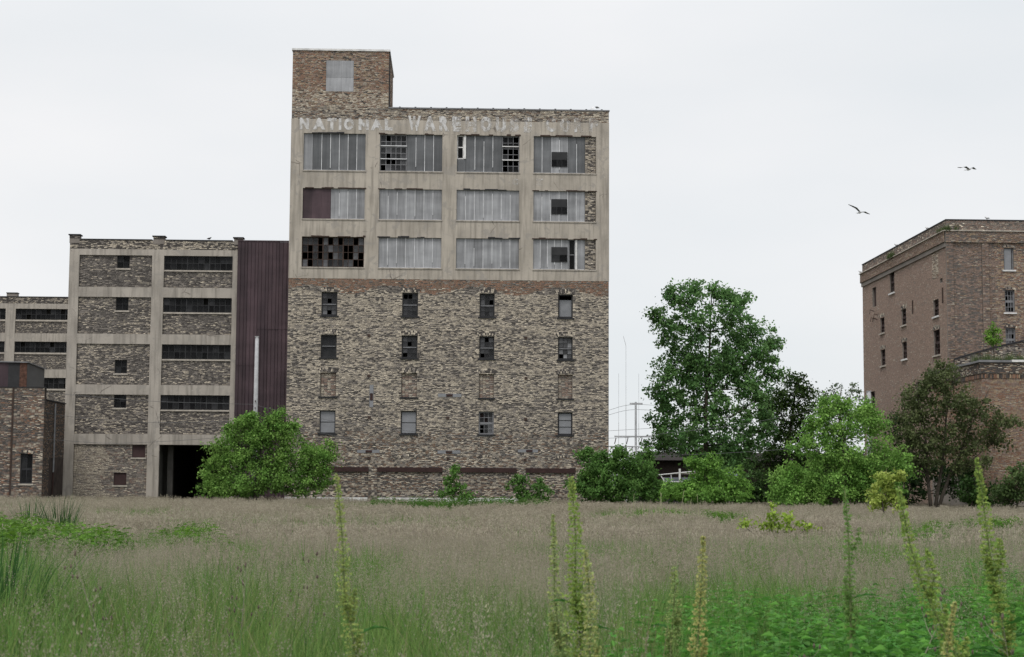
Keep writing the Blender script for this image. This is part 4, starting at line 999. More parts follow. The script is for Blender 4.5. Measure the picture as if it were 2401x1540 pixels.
# ------------------------------------------------------------------ meadow: grass tufts scattered over the field
def blade(V, Q, T, b, h, lean, ang, w, c, seg=3, tipc=None):
    """a bent tapering blade as a strip of quads"""
    ca, sa = math.cos(ang), math.sin(ang); n0 = len(V)
    for k in range(seg + 1):
        t = k / seg; x = b[0] + ca * lean * t * t; y = b[1] + sa * lean * t * t; z = b[2] + h * t * (1 - .12 * t * lean / max(h, .01)); ww = w * (1 - t) ** .7 * .5 + .0004
        V.append((x - sa * ww, y + ca * ww, z)); V.append((x + sa * ww, y - ca * ww, z))
    for k in range(seg):
        a = n0 + 2 * k; Q.append((a, a + 1, a + 3, a + 2)); f = k / max(seg - 1, 1); T.append(tuple(c[i] * (1 - f) + (tipc or c)[i] * f for i in range(3)))
def tuft_green(seed, n, h, w, rad, c1, c2):
    r = random.Random(seed); V, Q, T = [], [], []
    for _ in range(n):
        a, q = r.uniform(0, 6.28), rad * math.sqrt(r.random()); t = r.random(); k = r.uniform(.75, 1.25)
        c = tuple((c1[i] * (1 - t) + c2[i] * t) * k for i in range(3)); hh = h * r.uniform(.5, 1.1)
        blade(V, Q, T, (q * math.cos(a), q * math.sin(a), 0), hh, hh * r.uniform(.1, .7), r.uniform(0, 6.28), w * r.uniform(.6, 1.2), c)
    return fast_mesh('grass_tuft', np.array(V), np.array(Q), GRASSM, np.array(T))
def tuft_panicle(seed, n, h, rad, cs, c1, c2, sp=.05, ph=.17, m=16, ps=.010, sw=.003, droop=0.0):
    r = random.Random(seed); V, Q, T = [], [], []
    for _ in range(n):
        a, q = r.uniform(0, 6.28), rad * math.sqrt(r.random()); hh = h * r.uniform(.72, 1.12); an = r.uniform(0, 6.28); ln = hh * r.uniform(.02, .28)
        b = (q * math.cos(a), q * math.sin(a), 0); blade(V, Q, T, b, hh, ln, an, sw, cs, 3)
        k = r.uniform(.9, 1.1); t0 = r.random(); pc = tuple((c1[i] * (1 - t0) + c2[i] * t0) * k for i in range(3))
        for j in range(m):
            f = r.random(); zz = hh - ph * f; t = zz / hh; cx = b[0] + math.cos(an) * ln * t * t; cy = b[1] + math.sin(an) * ln * t * t
            ra = sp * (.25 + f) * r.random() ** .5; ta = r.uniform(0, 6.28); x, y, z = cx + ra * math.cos(ta), cy + ra * math.sin(ta), zz + .02 * r.random() - droop * ra
            s = ps * r.uniform(.6, 1.5); ta2 = r.uniform(0, 6.28); u = (math.cos(ta2) * s * .45, math.sin(ta2) * s * .45, r.uniform(-.2, .2) * s)
            v = (math.cos(ta) * s * .6, math.sin(ta) * s * .6, s * r.uniform(.6, 1.4)); n0 = len(V)
            V += [(x - u[0], y - u[1], z - u[2]), (x + u[0], y + u[1], z + u[2]), (x + u[0] * .3 + v[0], y + u[1] * .3 + v[1], z + v[2]), (x - u[0] * .3 + v[0], y - u[1] * .3 + v[1], z + v[2])]
            Q.append((n0, n0 + 1, n0 + 2, n0 + 3)); kk = r.uniform(.8, 1.2); T.append(tuple(v_ * kk for v_ in pc))
    return fast_mesh('seed_head_tuft', np.array(V), np.array(Q), SEEDM, np.array(T))
def herb(seed, stems, h, rad, c1, c2, lw=.035, ll=.08, pairs=7):
    r = random.Random(seed); V, Q, T = [], [], []
    for _ in range(stems):
        a, q = r.uniform(0, 6.28), rad * math.sqrt(r.random()); hh = h * r.uniform(.55, 1.1); b = (q * math.cos(a), q * math.sin(a), 0); an, ln = r.uniform(0, 6.28), hh * r.uniform(0, .25)
        blade(V, Q, T, b, hh, ln, an, .006, tuple(v * .7 for v in c1), 2)
        for k in range(pairs):
            t = .25 + .75 * k / (pairs - 1); z = hh * t; cx, cy = b[0] + math.cos(an) * ln * t * t, b[1] + math.sin(an) * ln * t * t
            for sgn in (0, math.pi):
                ta = k * 1.57 + sgn + r.uniform(-.4, .4); L_ = ll * r.uniform(.7, 1.2) * (1.15 - .5 * t); W_ = lw * r.uniform(.7, 1.2) * (1.15 - .5 * t); up = r.uniform(-.2, .5)
                d = (math.cos(ta), math.sin(ta)); s_ = (-math.sin(ta), math.cos(ta)); n0 = len(V); tw = r.uniform(-.3, .3)
                V += [(cx, cy, z), (cx + d[0] * L_ * .45 + s_[0] * W_, cy + d[1] * L_ * .45 + s_[1] * W_, z + up * L_ * .5 + tw * W_), (cx + d[0] * L_, cy + d[1] * L_, z + up * L_ * .5 - .2 * L_), (cx + d[0] * L_ * .45 - s_[0] * W_, cy + d[1] * L_ * .45 - s_[1] * W_, z + up * L_ * .5 - tw * W_)]
                Q.append((n0, n0 + 1, n0 + 2, n0 + 3)); tt = r.random(); kk = r.uniform(.75, 1.25); T.append(tuple((c1[i] * (1 - tt) + c2[i] * tt) * kk for i in range(3)))
    return fast_mesh('leafy_stem_tuft', np.array(V), np.array(Q), GRASSM, np.array(T))
def scatter(name, label, cat, P, rot, scl, idx, meshes, extra=None):
    """one 'stuff' object: the tufts in `meshes` instanced on the points P"""
    src = bpy.data.collections.new(name + '_tufts')
    for i, me in enumerate(meshes):
        o = bpy.data.objects.new('tuft_%02d' % i, me); src.objects.link(o)
    me = bpy.data.meshes.new(name); me.vertices.add(len(P)); me.vertices.foreach_set('co', np.ascontiguousarray(P, np.float32).ravel())
    for nm, ty, d in (('rot', 'FLOAT_VECTOR', rot), ('scl', 'FLOAT_VECTOR', scl), ('idx', 'INT', idx)):
        a = me.attributes.new(nm, ty, 'POINT'); a.data.foreach_set('vector' if ty != 'INT' else 'value', np.ascontiguousarray(d, np.float32 if ty != 'INT' else np.int32).ravel())
    me.update(); o = link(name, me); tag(o, label, kind='stuff')
    g = bpy.data.node_groups.new(name, 'GeometryNodeTree'); g.interface.new_socket('Geometry', in_out='INPUT', socket_type='NodeSocketGeometry'); g.interface.new_socket('Geometry', in_out='OUTPUT', socket_type='NodeSocketGeometry')
    N = g.nodes.new; gi, go = N('NodeGroupInput'), N('NodeGroupOutput'); ci = N('GeometryNodeCollectionInfo'); ci.inputs['Collection'].default_value = src; ci.inputs['Separate Children'].default_value = True; ci.inputs['Reset Children'].default_value = True
    ip = N('GeometryNodeInstanceOnPoints'); ip.inputs['Pick Instance'].default_value = True
    def attr(nm, ty):
        n = N('GeometryNodeInputNamedAttribute'); n.data_type = ty; n.inputs['Name'].default_value = nm; return n.outputs['Attribute']
    e2r = N('FunctionNodeEulerToRotation')
    g.links.new(gi.outputs[0], ip.inputs['Points']); g.links.new(ci.outputs[0], ip.inputs['Instance']); g.links.new(attr('idx', 'INT'), ip.inputs['Instance Index'])
    g.links.new(attr('rot', 'FLOAT_VECTOR'), e2r.inputs[0]); g.links.new(e2r.outputs[0], ip.inputs['Rotation']); g.links.new(attr('scl', 'FLOAT_VECTOR'), ip.inputs['Scale']); g.links.new(ip.outputs[0], go.inputs[0])
    md = o.modifiers.new('scatter', 'NODES'); md.node_group = g
    return o
def sector(r, r0, r1, dens, half=.40):
    n = int(half * (r1 * r1 - r0 * r0) * dens); d = np.sqrt(r.random(n) * (r1 * r1 - r0 * r0) + r0 * r0); a = (r.random(n) * 2 - 1) * half
    return d * np.sin(a), d * np.cos(a)
def pix(x, y, h=.7):
    """where the top of the grass at (x, y) shows in the photograph"""
    return 1200 + F * x / y, 1140 + (x / y) * F * .006 + F * (EYE - gz(x, y) - h) / y
def ell(px, py, e):
    return np.clip(1.25 - np.sqrt(((px - e[0]) / e[2]) ** 2 + ((py - e[1]) / e[3]) ** 2), 0, 1) * 4
def sumell(px, py, L_): return np.clip(sum(ell(px, py, e) for e in L_), 0, 1)
GREEN_SPOTS = [(70, 1252, 150, 34), (300, 1272, 160, 10), (600, 1290, 90, 8), (1380, 1300, 120, 10), (820, 1330, 120, 18), (2080, 1300, 110, 10), (440, 1245, 70, 22), (60, 1420, 120, 110), (560, 1420, 110, 60), (240, 1430, 130, 55), (1050, 1183, 220, 6), (1500, 1205, 130, 10), (1690, 1214, 50, 9),
               (2180, 1240, 60, 16), (2330, 1232, 90, 10), (350, 1195, 120, 7), (950, 1480, 130, 60), (1760, 1380, 240, 40), (1560, 1440, 120, 90), (2300, 1370, 60, 30), (700, 1500, 160, 50)]
HERB_SPOTS = [(1830, 1560, 300, 128), (2180, 1560, 300, 134), (1600, 1580, 90, 80), (2330, 1355, 46, 20), (2400, 1540, 100, 130)]
PALE_SPOTS = [(1270, 1490, 200, 60), (1180, 1440, 120, 40), (640, 1520, 120, 40), (1420, 1390, 90, 40), (250, 1530, 160, 40)]
def meadow():
    r = np.random.default_rng(21)
    g1, g2 = (.110, .235, .042), (.185, .290, .080); gd = (.080, .185, .046); gy = (.24, .29, .095)
    mv1, mv2 = (.345, .300, .235), (.425, .380, .300); st = (.25, .275, .135)
    M_ = [tuft_green(1, 44, .52, .007, .17, g1, g2), tuft_green(2, 44, .62, .007, .19, gd, g2), tuft_green(3, 40, .50, .008, .16, g2, gy),                 # 0-2 green, near
          tuft_panicle(4, 9, .80, .17, st, mv1, mv2, .035, .15, 44, .0045, .002), tuft_panicle(5, 9, .88, .19, st, mv1, mv2, .045, .18, 46, .0048, .002), tuft_panicle(6, 9, .72, .16, st, mv2, (.36, .32, .25), .03, .13, 40, .0045, .002),  # 3-5 seed heads, near
          tuft_green(7, 60, .58, .022, .50, g1, g2), tuft_green(8, 60, .52, .022, .50, gd, g2),                                                     # 6-7 green, far
          tuft_panicle(9, 34, .84, .52, st, mv1, mv2, .08, .24, 14, .026, .008), tuft_panicle(10, 34, .78, .52, st, mv1, mv2, .08, .22, 14, .026, .008),  # 8-9 seed heads, far
          tuft_panicle(11, 8, .66, .15, (.2, .22, .12), (.34, .34, .22), (.44, .42, .31), .06, .20, 34, .009, .0025, .5),                             # 10 drooping pale heads
          tuft_green(12, 26, .62, .006, .15, (.24, .21, .12), (.33, .29, .18)),                                                                   # 11 straw
          tuft_panicle(13, 13, .82, .22, st, mv1, mv2, .05, .18, 34, .0085, .0035), tuft_panicle(14, 13, .78, .22, st, mv1, mv2, .05, .18, 34, .0085, .0035),  # 12-13 seed heads, middle
          tuft_green(15, 44, .55, .012, .24, g1, g2)]                                                                                            # 14 green, middle
    P, I, S = [], [], []
    def add(x, y, idx, s):
        P.append(np.stack([x, y, gz(x, y) - .02], 1)); I.append(idx); S.append(s)
    for r0, r1, dg, dp, far in ((4.2, 9, 80, 26, 0), (9, 17, 46, 28, 0), (17, 36, 17, 16, 2), (36, 70, 4.0, 3.6, 1), (70, 139, 2.2, 2.6, 1)):
        half = .40 if r0 < 30 else .36
        x, y = sector(r, r0, r1, dg, half); px, py = pix(x, y); q = sumell(px, py, GREEN_SPOTS); hb = sumell(px, py, HERB_SPOTS)
        gn = sm((fbm(x * .11 + 13, y * .05 + 2) - .42) * 6)
        m = r.random(len(x)) < .50 + .4 * gn + .58 * q + .3 * sm((py - 1320) / 80)
        m &= r.random(len(x)) > hb * .93
        sz = (.72 + .5 * r.random(len(x))) * (.8 + .45 * fbm(x * .25, y * .25)) * (1 + .15 * q + .22 * gn)
        k = np.where(r.random(len(x)) < .05, 11, r.integers(0, 3, len(x))) if not far else (r.integers(6, 8, len(x)) if far == 1 else np.where(r.random(len(x)) < .3, r.integers(0, 2, len(x)), 14))
        add(x[m], y[m], k[m], sz[m])
        x, y = sector(r, r0, r1, dp, half); px, py = pix(x, y); q = sumell(px, py, GREEN_SPOTS); hb = sumell(px, py, HERB_SPOTS); pl = sumell(px, py, PALE_SPOTS) * (y < 22)
        nz = fbm(x * .16 + 3, y * .07 + 5)
        m = r.random(len(x)) < np.clip(.25 + 2.0 * (nz - .33), .06, 1) * (1 - .93 * q) * (1 - .93 * hb) * (1 - .55 * sm((py - 1330) / 110))
        sz = (.74 + .4 * r.random(len(x))) * (.72 + .55 * fbm(x * .3 + 7, y * .3))
        k = r.integers(3, 6, len(x)) if not far else (r.integers(8, 10, len(x)) if far == 1 else r.integers(12, 14, len(x)))
        k = np.where(r.random(len(x)) < pl * .75, 10, k)
        add(x[m], y[m], k[m], sz[m])
    P = np.concatenate(P); I = np.concatenate(I); S = np.concatenate(S); n = len(P)
    keep = np.ones(n, bool); u = P @ np.array(UU); w = P @ np.array(NN)                       # nothing grows inside the buildings
    keep &= ~((w > 138.6) & (u > -34) & (u < 13.5)) & ~((w > 129.6) & (u < -31.5)) & ~((w > 127.5) & (u > 40.8))
    P, I, S = P[keep], I[keep], S[keep]; n = len(P)
    rot = np.stack([r.normal(0, .07, n), r.normal(0, .07, n), r.random(n) * 6.28], 1)
    scatter('meadow_grass', 'tall flowering grass with brownish mauve seed heads covering the field', 'grass', P, rot, np.stack([S, S, S * (.92 + .16 * r.random(n))], 1), I, M_)
meadow()
def patch(name, label, ells, Y0, Y1, dens, meshes, smin, smax, seed, h=.5):
    r = np.random.default_rng(seed); x, y = sector(r, Y0, Y1, dens, .36); px, py = pix(x, y, h); q = sumell(px, py, ells)
    m = r.random(len(x)) < q; x, y = x[m], y[m]; n = len(x)
    w = x * NN.x + y * NN.y; u = x * UU.x + y * UU.y; k = (w < 138.4); x, y = x[k], y[k]; n = len(x)
    S = smin + (smax - smin) * r.random(n)
    scatter(name, label, 'weeds', np.stack([x, y, gz(x, y) - .02], 1), np.stack([r.normal(0, .1, n), r.normal(0, .1, n), r.random(n) * 6.28], 1), np.stack([S] * 3, 1), r.integers(0, len(meshes), n), meshes)
hb = [herb(1, 11, .46, .17, (.048, .190, .030), (.120, .34, .058), .027, .075, 9), herb(2, 11, .40, .17, (.040, .165, .030), (.110, .32, .060), .031, .070, 8), herb(3, 10, .52, .16, (.070, .200, .034), (.150, .36, .062), .023, .083, 10)]
patch('leafy_weeds', 'dense bright green leafy weeds in the near right corner of the field', HERB_SPOTS, 4.2, 30, 115, hb, .8, 1.35, 41)
hf = [herb(4, 10, .75, .28, (.075, .17, .022), (.13, .25, .035), .045, .16, 8), herb(5, 10, .65, .28, (.065, .15, .02), (.11, .22, .03), .05, .15, 8)]
patch('leafy_weeds', 'bright yellow-green leafy weeds in the grass at the left picture edge', [(60, 1254, 120, 28), (250, 1264, 60, 10)], 20, 90, 7, hf, 1.0, 1.45, 42, .75)
patch('leafy_weeds', 'small bright green weed patch in the grass left of centre', [(440, 1246, 56, 16), (470, 1264, 70, 10)], 20, 90, 6, hf, .9, 1.3, 43, .7)
hd_ = [herb(6, 10, .75, .28, (.055, .12, .022), (.09, .18, .035), .045, .16, 8)]
patch('leafy_weeds', 'strip of green weeds along the warehouse footing', [(1010, 1179, 70, 3), (1160, 1180, 70, 3.5), (1250, 1181, 40, 3), (900, 1178, 25, 2.5)], 95, 138, 1.6, hd_, .8, 1.8, 44, .9)
patch('leafy_weeds', 'green weed patch in the grass before the largest bright bush', [(1690, 1213, 40, 8), (1560, 1212, 60, 6), (2180, 1240, 34, 12), (2330, 1230, 60, 6)], 30, 120, 5, hf, .9, 1.4, 45, .7)

# ------------------------------------------------------------------ single plants in the field
def ground_at(px, Y):
    p = at(px, 1200, Y); p.z = float(gz(p.x, p.y)); return p
DOCKM = m_leaf('dock_flower', .5, .7, .06)
def dock(label, pts, Y, wtop=.012, wmax=.042, col_=(.27, .30, .085), frac=.62, leaves=4, seed=1, side=(), dens=1.0):
    """curly dock: a stem through the points read off the photograph, whorls of papery fruits, strap leaves"""
    r = random.Random(seed); w = [at(px, py, Y) for px, py in pts]
    b = w[-1].copy(); b.z = float(gz(b.x, b.y)) - .03
    if w[-1].z > b.z + .1: w.append(b)
    w = w[::-1]; root = empty('dock_plant', w[0]); tag(root, label, 'dock', 'dock plants standing above the grass'); o = w[0].copy(); w = [p - o for p in w]
    L_ = [0]
    for a, c in zip(w[:-1], w[1:]): L_.append(L_[-1] + (c - a).length)
    def on(path, s, Ls):
        s = min(max(s, 0), Ls[-1])
        for i in range(len(Ls) - 1):
            if s <= Ls[i + 1]: return path[i].lerp(path[i + 1], (s - Ls[i]) / max(Ls[i + 1] - Ls[i], 1e-6))
        return path[-1].copy()
    sm_ = [on(w, L_[-1] * k / 24, L_) for k in range(25)]
    for _ in range(3): sm_ = [sm_[0]] + [(sm_[i - 1] + sm_[i] * 2 + sm_[i + 1]) / 4 for i in range(1, 24)] + [sm_[-1]]
    MB().tube(sm_, [.0085 * (1.15 - k / 24) + .0012 for k in range(25)], 6).build('stem', m_dockstem, root, True)
    V, Q, T = [], [], []
    def spike(path, s0, wm):
        Ls = [0]
        for a, c in zip(path[:-1], path[1:]): Ls.append(Ls[-1] + (c - a).length)
        tot = Ls[-1]; s = s0 * tot
        while s < tot:
            t = (s - s0 * tot) / (tot * (1 - s0)); rad = (wtop * .6 + 1.3 * wm * (1 - t) ** .6) * r.uniform(.7, 1.15) * (1 if t > .06 else .6)
            c = on(path, s, Ls); nf = max(8, int((20 + 50 * (1 - t)) * dens))
            for _ in range(nf):
                a = r.uniform(0, 6.28); q = rad * r.random() ** .45; p = c + Vector((math.cos(a) * q, math.sin(a) * q, r.uniform(-.007, .007) - q * .15))
                sz = r.uniform(.0042, .0082); e = Vector((r.gauss(0, 1), r.gauss(0, 1), r.gauss(0, 1))).normalized(); d = Vector((math.cos(a), math.sin(a), -.5)).normalized(); f = d.cross(e).normalized() * sz; d = d * sz * 1.2
                n0 = len(V); V.extend([tuple(p - f), tuple(p + d * .6), tuple(p + f), tuple(p - d * .8)]); Q.append((n0, n0 + 1, n0 + 2, n0 + 3)); k = r.uniform(.65, 1.3); T.append((col_[0] * k * r.uniform(.85, 1.15), col_[1] * k, col_[2] * k))
            s += (.016 + .012 * (1 - t)) * r.uniform(.8, 1.2)
    spike(sm_, 1 - frac, wmax)
    st_ = MB()
    for k in range(int(9 * frac)):                                                # short side branches hug the stem
        i = int(24 * (1 - frac) + k * 1.3); i = min(i, 19); p = sm_[i]; a = r.uniform(0, 6.28); ln = r.uniform(.10, .20)
        path = [p, p + Vector((math.cos(a) * .03, math.sin(a) * .03, ln * .4)), p + Vector((math.cos(a) * .045, math.sin(a) * .045, ln))]
        st_.tube(path, [.003, .002, .001], 4); spike(path, .2, wmax * .45)
    for q in side:
        path = [at(a, c, Y) - o for a, c in q][::-1]; st_.tube(path, [.005, .003, .001][:len(path)] if len(path) == 3 else .003, 5); spike(path, .15, wmax * .6)
    if st_.v: st_.build('side_branches', m_dockstem, root)
    link('flower_spike', fast_mesh('flower_spike', np.array(V), np.array(Q), DOCKM, np.array(T)), root)
    for k in range(leaves):
        i = int(r.uniform(2, 24 * (1 - frac) + 7)); p = sm_[i]; a = r.choice((0, math.pi)) + r.uniform(-.9, .9); ln = r.uniform(.16, .32) * (1.2 - i / 24); wd = ln * r.uniform(.09, .16); lm = MB(); up = r.uniform(.5, 1.1)
        prev = None
        for j in range(8):
            t = j / 7; c = p + Vector((math.cos(a) * ln * t, math.sin(a) * ln * t, ln * up * (t - .75 * t * t))); ww = wd * math.sin(math.pi * min(.06 + t * .94, 1)) + .002; rip = .18 * ww * (-1) ** j
            s_ = Vector((-math.sin(a), math.cos(a), 0)); cur = (c + s_ * ww + Vector((0, 0, ww * .5 + rip)), c, c - s_ * ww + Vector((0, 0, ww * .5 - rip)))
            if prev: lm.c = (.055, .165, .034); lm.quad(prev[0], prev[1], cur[1], cur[0]); lm.quad(prev[1], prev[2], cur[2], cur[1])
            prev = cur
        lm.build('leaf', GRASSM, root)
m_dockstem = m_plain('dock_stem', (.16, .20, .075), .6, 0, .2, 8)
YG = (.32, .43, .115); PY = (.46, .46, .18)
dock('slender pale dock spike standing alone left of centre', [(788, 1108), (797, 1200), (806, 1300), (804, 1400), (826, 1480), (840, 1560)], 8.0, wmax=.036, col_=(.38, .46, .15), frac=.62, leaves=5, seed=1, dens=.75)
dock('thick yellow-green dock spike, tallest of the middle cluster', [(1338, 1118), (1348, 1220), (1350, 1300), (1345, 1400), (1360, 1500), (1372, 1600)], 7.6, wmax=.045, col_=YG, frac=.55, leaves=5, seed=2, dens=1.2)
dock('slim dock spike leftmost in the middle cluster', [(1296, 1206), (1300, 1300), (1298, 1400), (1312, 1490), (1320, 1580)], 7.8, wmax=.032, col_=(.36, .43, .17), frac=.6, leaves=3, seed=3, dens=.8)
dock('loose pale dock spike at the right of the middle cluster', [(1370, 1285), (1382, 1380), (1385, 1460), (1380, 1560)], 7.4, wmax=.045, col_=(.42, .46, .18), frac=.75, leaves=3, seed=4)
dock('pale straw-yellow dock spike right of the middle cluster', [(1648, 1256), (1646, 1340), (1640, 1430), (1634, 1520), (1630, 1600)], 7.6, wmax=.042, col_=PY, frac=.75, leaves=2, seed=5)
dock('small dock spike half sunk in the grass', [(1580, 1325), (1582, 1390), (1576, 1460), (1574, 1540)], 8.6, wmax=.036, col_=(.30, .38, .14), frac=.45, leaves=4, seed=6, dens=.7)
dock('thin dark green young dock with bare lower stem', [(1979, 1146), (1988, 1230), (1990, 1320), (1994, 1420), (1995, 1560)], 8.2, wmax=.026, col_=(.19, .32, .09), frac=.50, leaves=6, seed=7, side=(((2013, 1238), (2012, 1265), (1996, 1292)),), dens=.6)
dock('leaning heavy dock spike with a bowed stem near the right side', [(2106, 1140), (2124, 1240), (2140, 1310), (2172, 1400), (2220, 1490), (2260, 1570)], 7.4, wmax=.044, col_=YG, frac=.72, leaves=4, seed=8, side=(((2172, 1290), (2190, 1350), (2180, 1415)),), dens=1.15)
dock('tallest dock, at the right edge with a short side spike', [(2289, 1074), (2306, 1180), (2314, 1270), (2330, 1350), (2348, 1450), (2360, 1560)], 7.8, wmax=.042, col_=YG, frac=.56, leaves=5, seed=9, side=(((2342, 1262), (2346, 1310), (2334, 1355)),), dens=1.1)
dock('short straw-coloured dock between the leaning one and the tallest', [(2238, 1412), (2230, 1460), (2222, 1500), (2215, 1560)], 7.0, wmax=.024, col_=PY, frac=.6, leaves=2, seed=10)

def iris(label, px, Y, h, n, rad, seed):
    r = random.Random(seed); g = ground_at(px, Y); root = empty('iris_clump', g); tag(root, label, 'iris', 'clumps of sword-leaved plants')
    V, Q, T = [], [], []
    for _ in range(n):
        a, q = r.uniform(0, 6.28), rad * math.sqrt(r.random()); hh = h * r.uniform(.55, 1.05); t = r.uniform(.7, 1.3)
        blade(V, Q, T, (q * math.cos(a), q * math.sin(a), 0), hh, hh * r.uniform(.05, .5), a + r.uniform(-.6, .6), .035 * r.uniform(.7, 1.2), (.030 * t, .085 * t, .028 * t), 4, (.05 * t, .125 * t, .035 * t))
    link('leaves', fast_mesh('leaves', np.array(V), np.array(Q), GRASSM, np.array(T)), root)
iris('dark green sword-leaved clump above the left bright weeds, larger of two', 140, 50, 1.75, 110, .42, 1)
iris('dark green sword-leaved clump above the left bright weeds, smaller of two', 72, 56, 1.6, 80, .42, 2)
iris('dense dark blue-green sword-leaved clump cut by the left picture edge', -8, 12.5, 1.15, 170, .33, 3)

def small_shrub(name, label, px, Y, lob, cols, size, seed, dens=26):
    g = ground_at(px, Y); root = empty(name, g); tag(root, label, 'shrub')
    V, Q, T, C, own = foliage(lob, dens, 22, size, cols, .3, seed, .16)
    link('crown', fast_mesh('crown', V, Q, LEAF, T), root); mb = MB()
    for l in lob: mb.tube([(0, 0, 0), (l[0] * .5, l[1] * .5, l[2] * .6), l[:3]], [.02, .014, .005], 5)
    mb.build('stem', BARK, root)
small_shrub('locust_shrub', 'low spreading yellow-green shrub in the grass right of centre', 1822, 50, [(.05, 0, 1.0, .46, .35, .26), (-.35, 0, .98, .38, .3, .14), (-.85, .1, .98, .32, .25, .10), (.55, 0, .98, .38, .3, .14), (-.12, 0, 1.35, .11, .1, .22), (-.15, 0, 1.6, .08, .07, .10), (.35, 0, 1.18, .22, .2, .14), (-1.1, 0, 1.0, .18, .14, .06), (.95, 0, .92, .2, .2, .08)], ((.23, .35, .05), (.33, .45, .08)), .11, 71, 46)

ORD = 'first second third fourth fifth sixth seventh eighth ninth tenth eleventh'.split()
def stalks():
    r = random.Random(5)
    for i in range(11):
        px = 1480 + i * 16 + r.uniform(-8, 8); Y = r.uniform(62, 74); g = ground_at(px, Y); h = r.uniform(1.0, 1.95)
        root = MB().tube([(0, 0, 0), (r.uniform(-.05, .05), 0, h * .6), (r.uniform(-.16, .16), 0, h)], [.013, .011, .006], 5).build('dry_stalk', STRAW)
        root.location = g; tag(root, '%s pale dry stalk in the far grass, counted from the tall warehouse' % ORD[i], 'stalk', 'dry stalks standing in the far grass')
TWIG = m_plain('grey_twig', (.26, .24, .18), .9)
STRAW = m_plain('straw_stem', (.34, .34, .20), .9)
DSEED = m_plain('dark_seed_head', (.13, .10, .08), .9)
stalks()
def dead_weed(label, px, Y, h, lean, seed):
    r = random.Random(seed); g = ground_at(px, Y); root = empty('dead_weed', g); tag(root, label, 'weed', 'dead branching weed stems'); st_ = MB(); hd = MB()
    top = Vector((lean, r.uniform(-.1, .1), h)); sp = [Vector((0, 0, 0)), top * .5 + Vector((-lean * .12, 0, 0)), top]; st_.tube(sp, [.0038, .003, .0015], 5)
    for k in range(9):
        t = .4 + .6 * k / 8; p = top * t + Vector((-lean * .24 * (1 - abs(2 * t - 1)) * .5, 0, 0)); a = r.uniform(0, 6.28); ln = r.uniform(.12, .3) * (1.3 - t)
        e = p + Vector((math.cos(a) * ln, math.sin(a) * ln, ln * r.uniform(.3, 1.0))); st_.tube([p, p.lerp(e, .5) + Vector((0, 0, -.02)), e], [.0018, .0015, .001], 4)
        for q in (e, p.lerp(e, .6) + Vector((0, 0, .02))): hd.tube([q, q + Vector((0, 0, .012)), q + Vector((0, 0, .024))], [.003, .0065, .002], 6)
    st_.build('stem', TWIG, root); hd.build('seed_heads', DSEED, root)['kind'] = 'stuff'
for i, (lb, px, Y, h, ln) in enumerate([('dead branching weed leaning left in the near left grass', 300, 9.5, 1.05, -.28), ('dead branching weed standing upright between two leaning ones at left', 560, 9.8, .98, .05), ('dead branching weed with many dark heads left of the pale lone dock', 700, 10.5, 1.0, .12),
                                     ('dead weed arching right beside the leaning heavy dock', 2080, 8.6, .85, .3), ('dead weed stems between the two right-hand docks', 2290, 8.2, .75, -.22), ('low dead weed under the thin young dock', 2030, 8.0, .62, -.3), ('dead weed stem at the near right corner', 2385, 7.6, .8, -.1)]):
    dead_weed(lb, px, Y, h, ln, 60 + i)

# ------------------------------------------------------------------ poles, wires, masts
def pole(label, px, ptop, Y, rad=.14):
    g = ground_at(px, Y); t = at(px, ptop, Y); root = empty('utility_pole', g); tag(root, label, 'pole', 'utility poles')
    MB().tube([(0, 0, -.2), (0, 0, (t.z - g.z) * .5), (0, 0, t.z - g.z)], [rad * 1.25, rad * 1.1, rad * .85], 10).build('shaft', POLEM, root, True)
    h = t.z - g.z; mb = MB()
    for k, z in enumerate((.62, .58, .54)): mb.box(-.03, .03, -rad * 1.1 - .1, -rad * .9, h * z, h * z + .12)
    mb.build('insulator_bracket', RUSTF, root); MB().box(-rad * .9, rad * .9, -rad * .9, rad * .9, h, h + .06).build('cap', POLEM, root)
pole('pale weathered utility pole before the maroon cladding', 594, 790, 134, .17)
pole('grey utility pole beside the brown warehouse far corner', 2040, 918, 134, .2)
def wire(label, pts, Y0, Y1, rad=.013):
    n = len(pts); P = [at(px, py, Y0 + (Y1 - Y0) * i / (n - 1)) for i, (px, py) in enumerate(pts)]; Q_ = []
    for i in range(n - 1):
        p0, p1, p2, p3 = P[max(i - 1, 0)], P[i], P[i + 1], P[min(i + 2, n - 1)]
        for k in range(6):
            t = k / 6; Q_.append(.5 * ((2 * p1) + (p2 - p0) * t + (2 * p0 - 5 * p1 + 4 * p2 - p3) * t * t + (3 * p1 - p0 - 3 * p2 + p3) * t ** 3))
    Q_.append(P[-1]); o = MB().tube(Q_, rad, 4).build('overhead_wire', WIREM); tag(o, label, 'wire', 'overhead wires')
wire('upper overhead wire crossing the concrete-frame factory to the pale pole', [(-60, 915), (160, 925), (347, 940), (594, 948)], 128, 134)
wire('middle overhead wire dipping across the concrete-frame factory', [(-60, 957), (96, 966), (178, 978), (347, 990), (594, 986)], 128, 134)
wire('lowest overhead wire across the passage lintel of the factory', [(-60, 1020), (114, 1030), (274, 1039), (484, 1028), (594, 1015)], 128, 134)
wire('overhead wire sagging across the tall warehouse to the grey pole', [(594, 948), (671, 966), (850, 997), (1100, 1022), (1429, 1027), (1584, 1013), (1728, 996), (1884, 967), (2040, 930)], 134, 134)
wire('lower overhead wire sagging across the tall warehouse foot', [(594, 990), (671, 1000), (850, 1032), (1100, 1062), (1429, 1068), (1614, 1066), (1865, 1051), (2040, 1030)], 134, 134)
wire('short overhead wire from the grey pole to the brown warehouse side', [(2040, 932), (2000, 938), (1960, 948)], 134, 160)
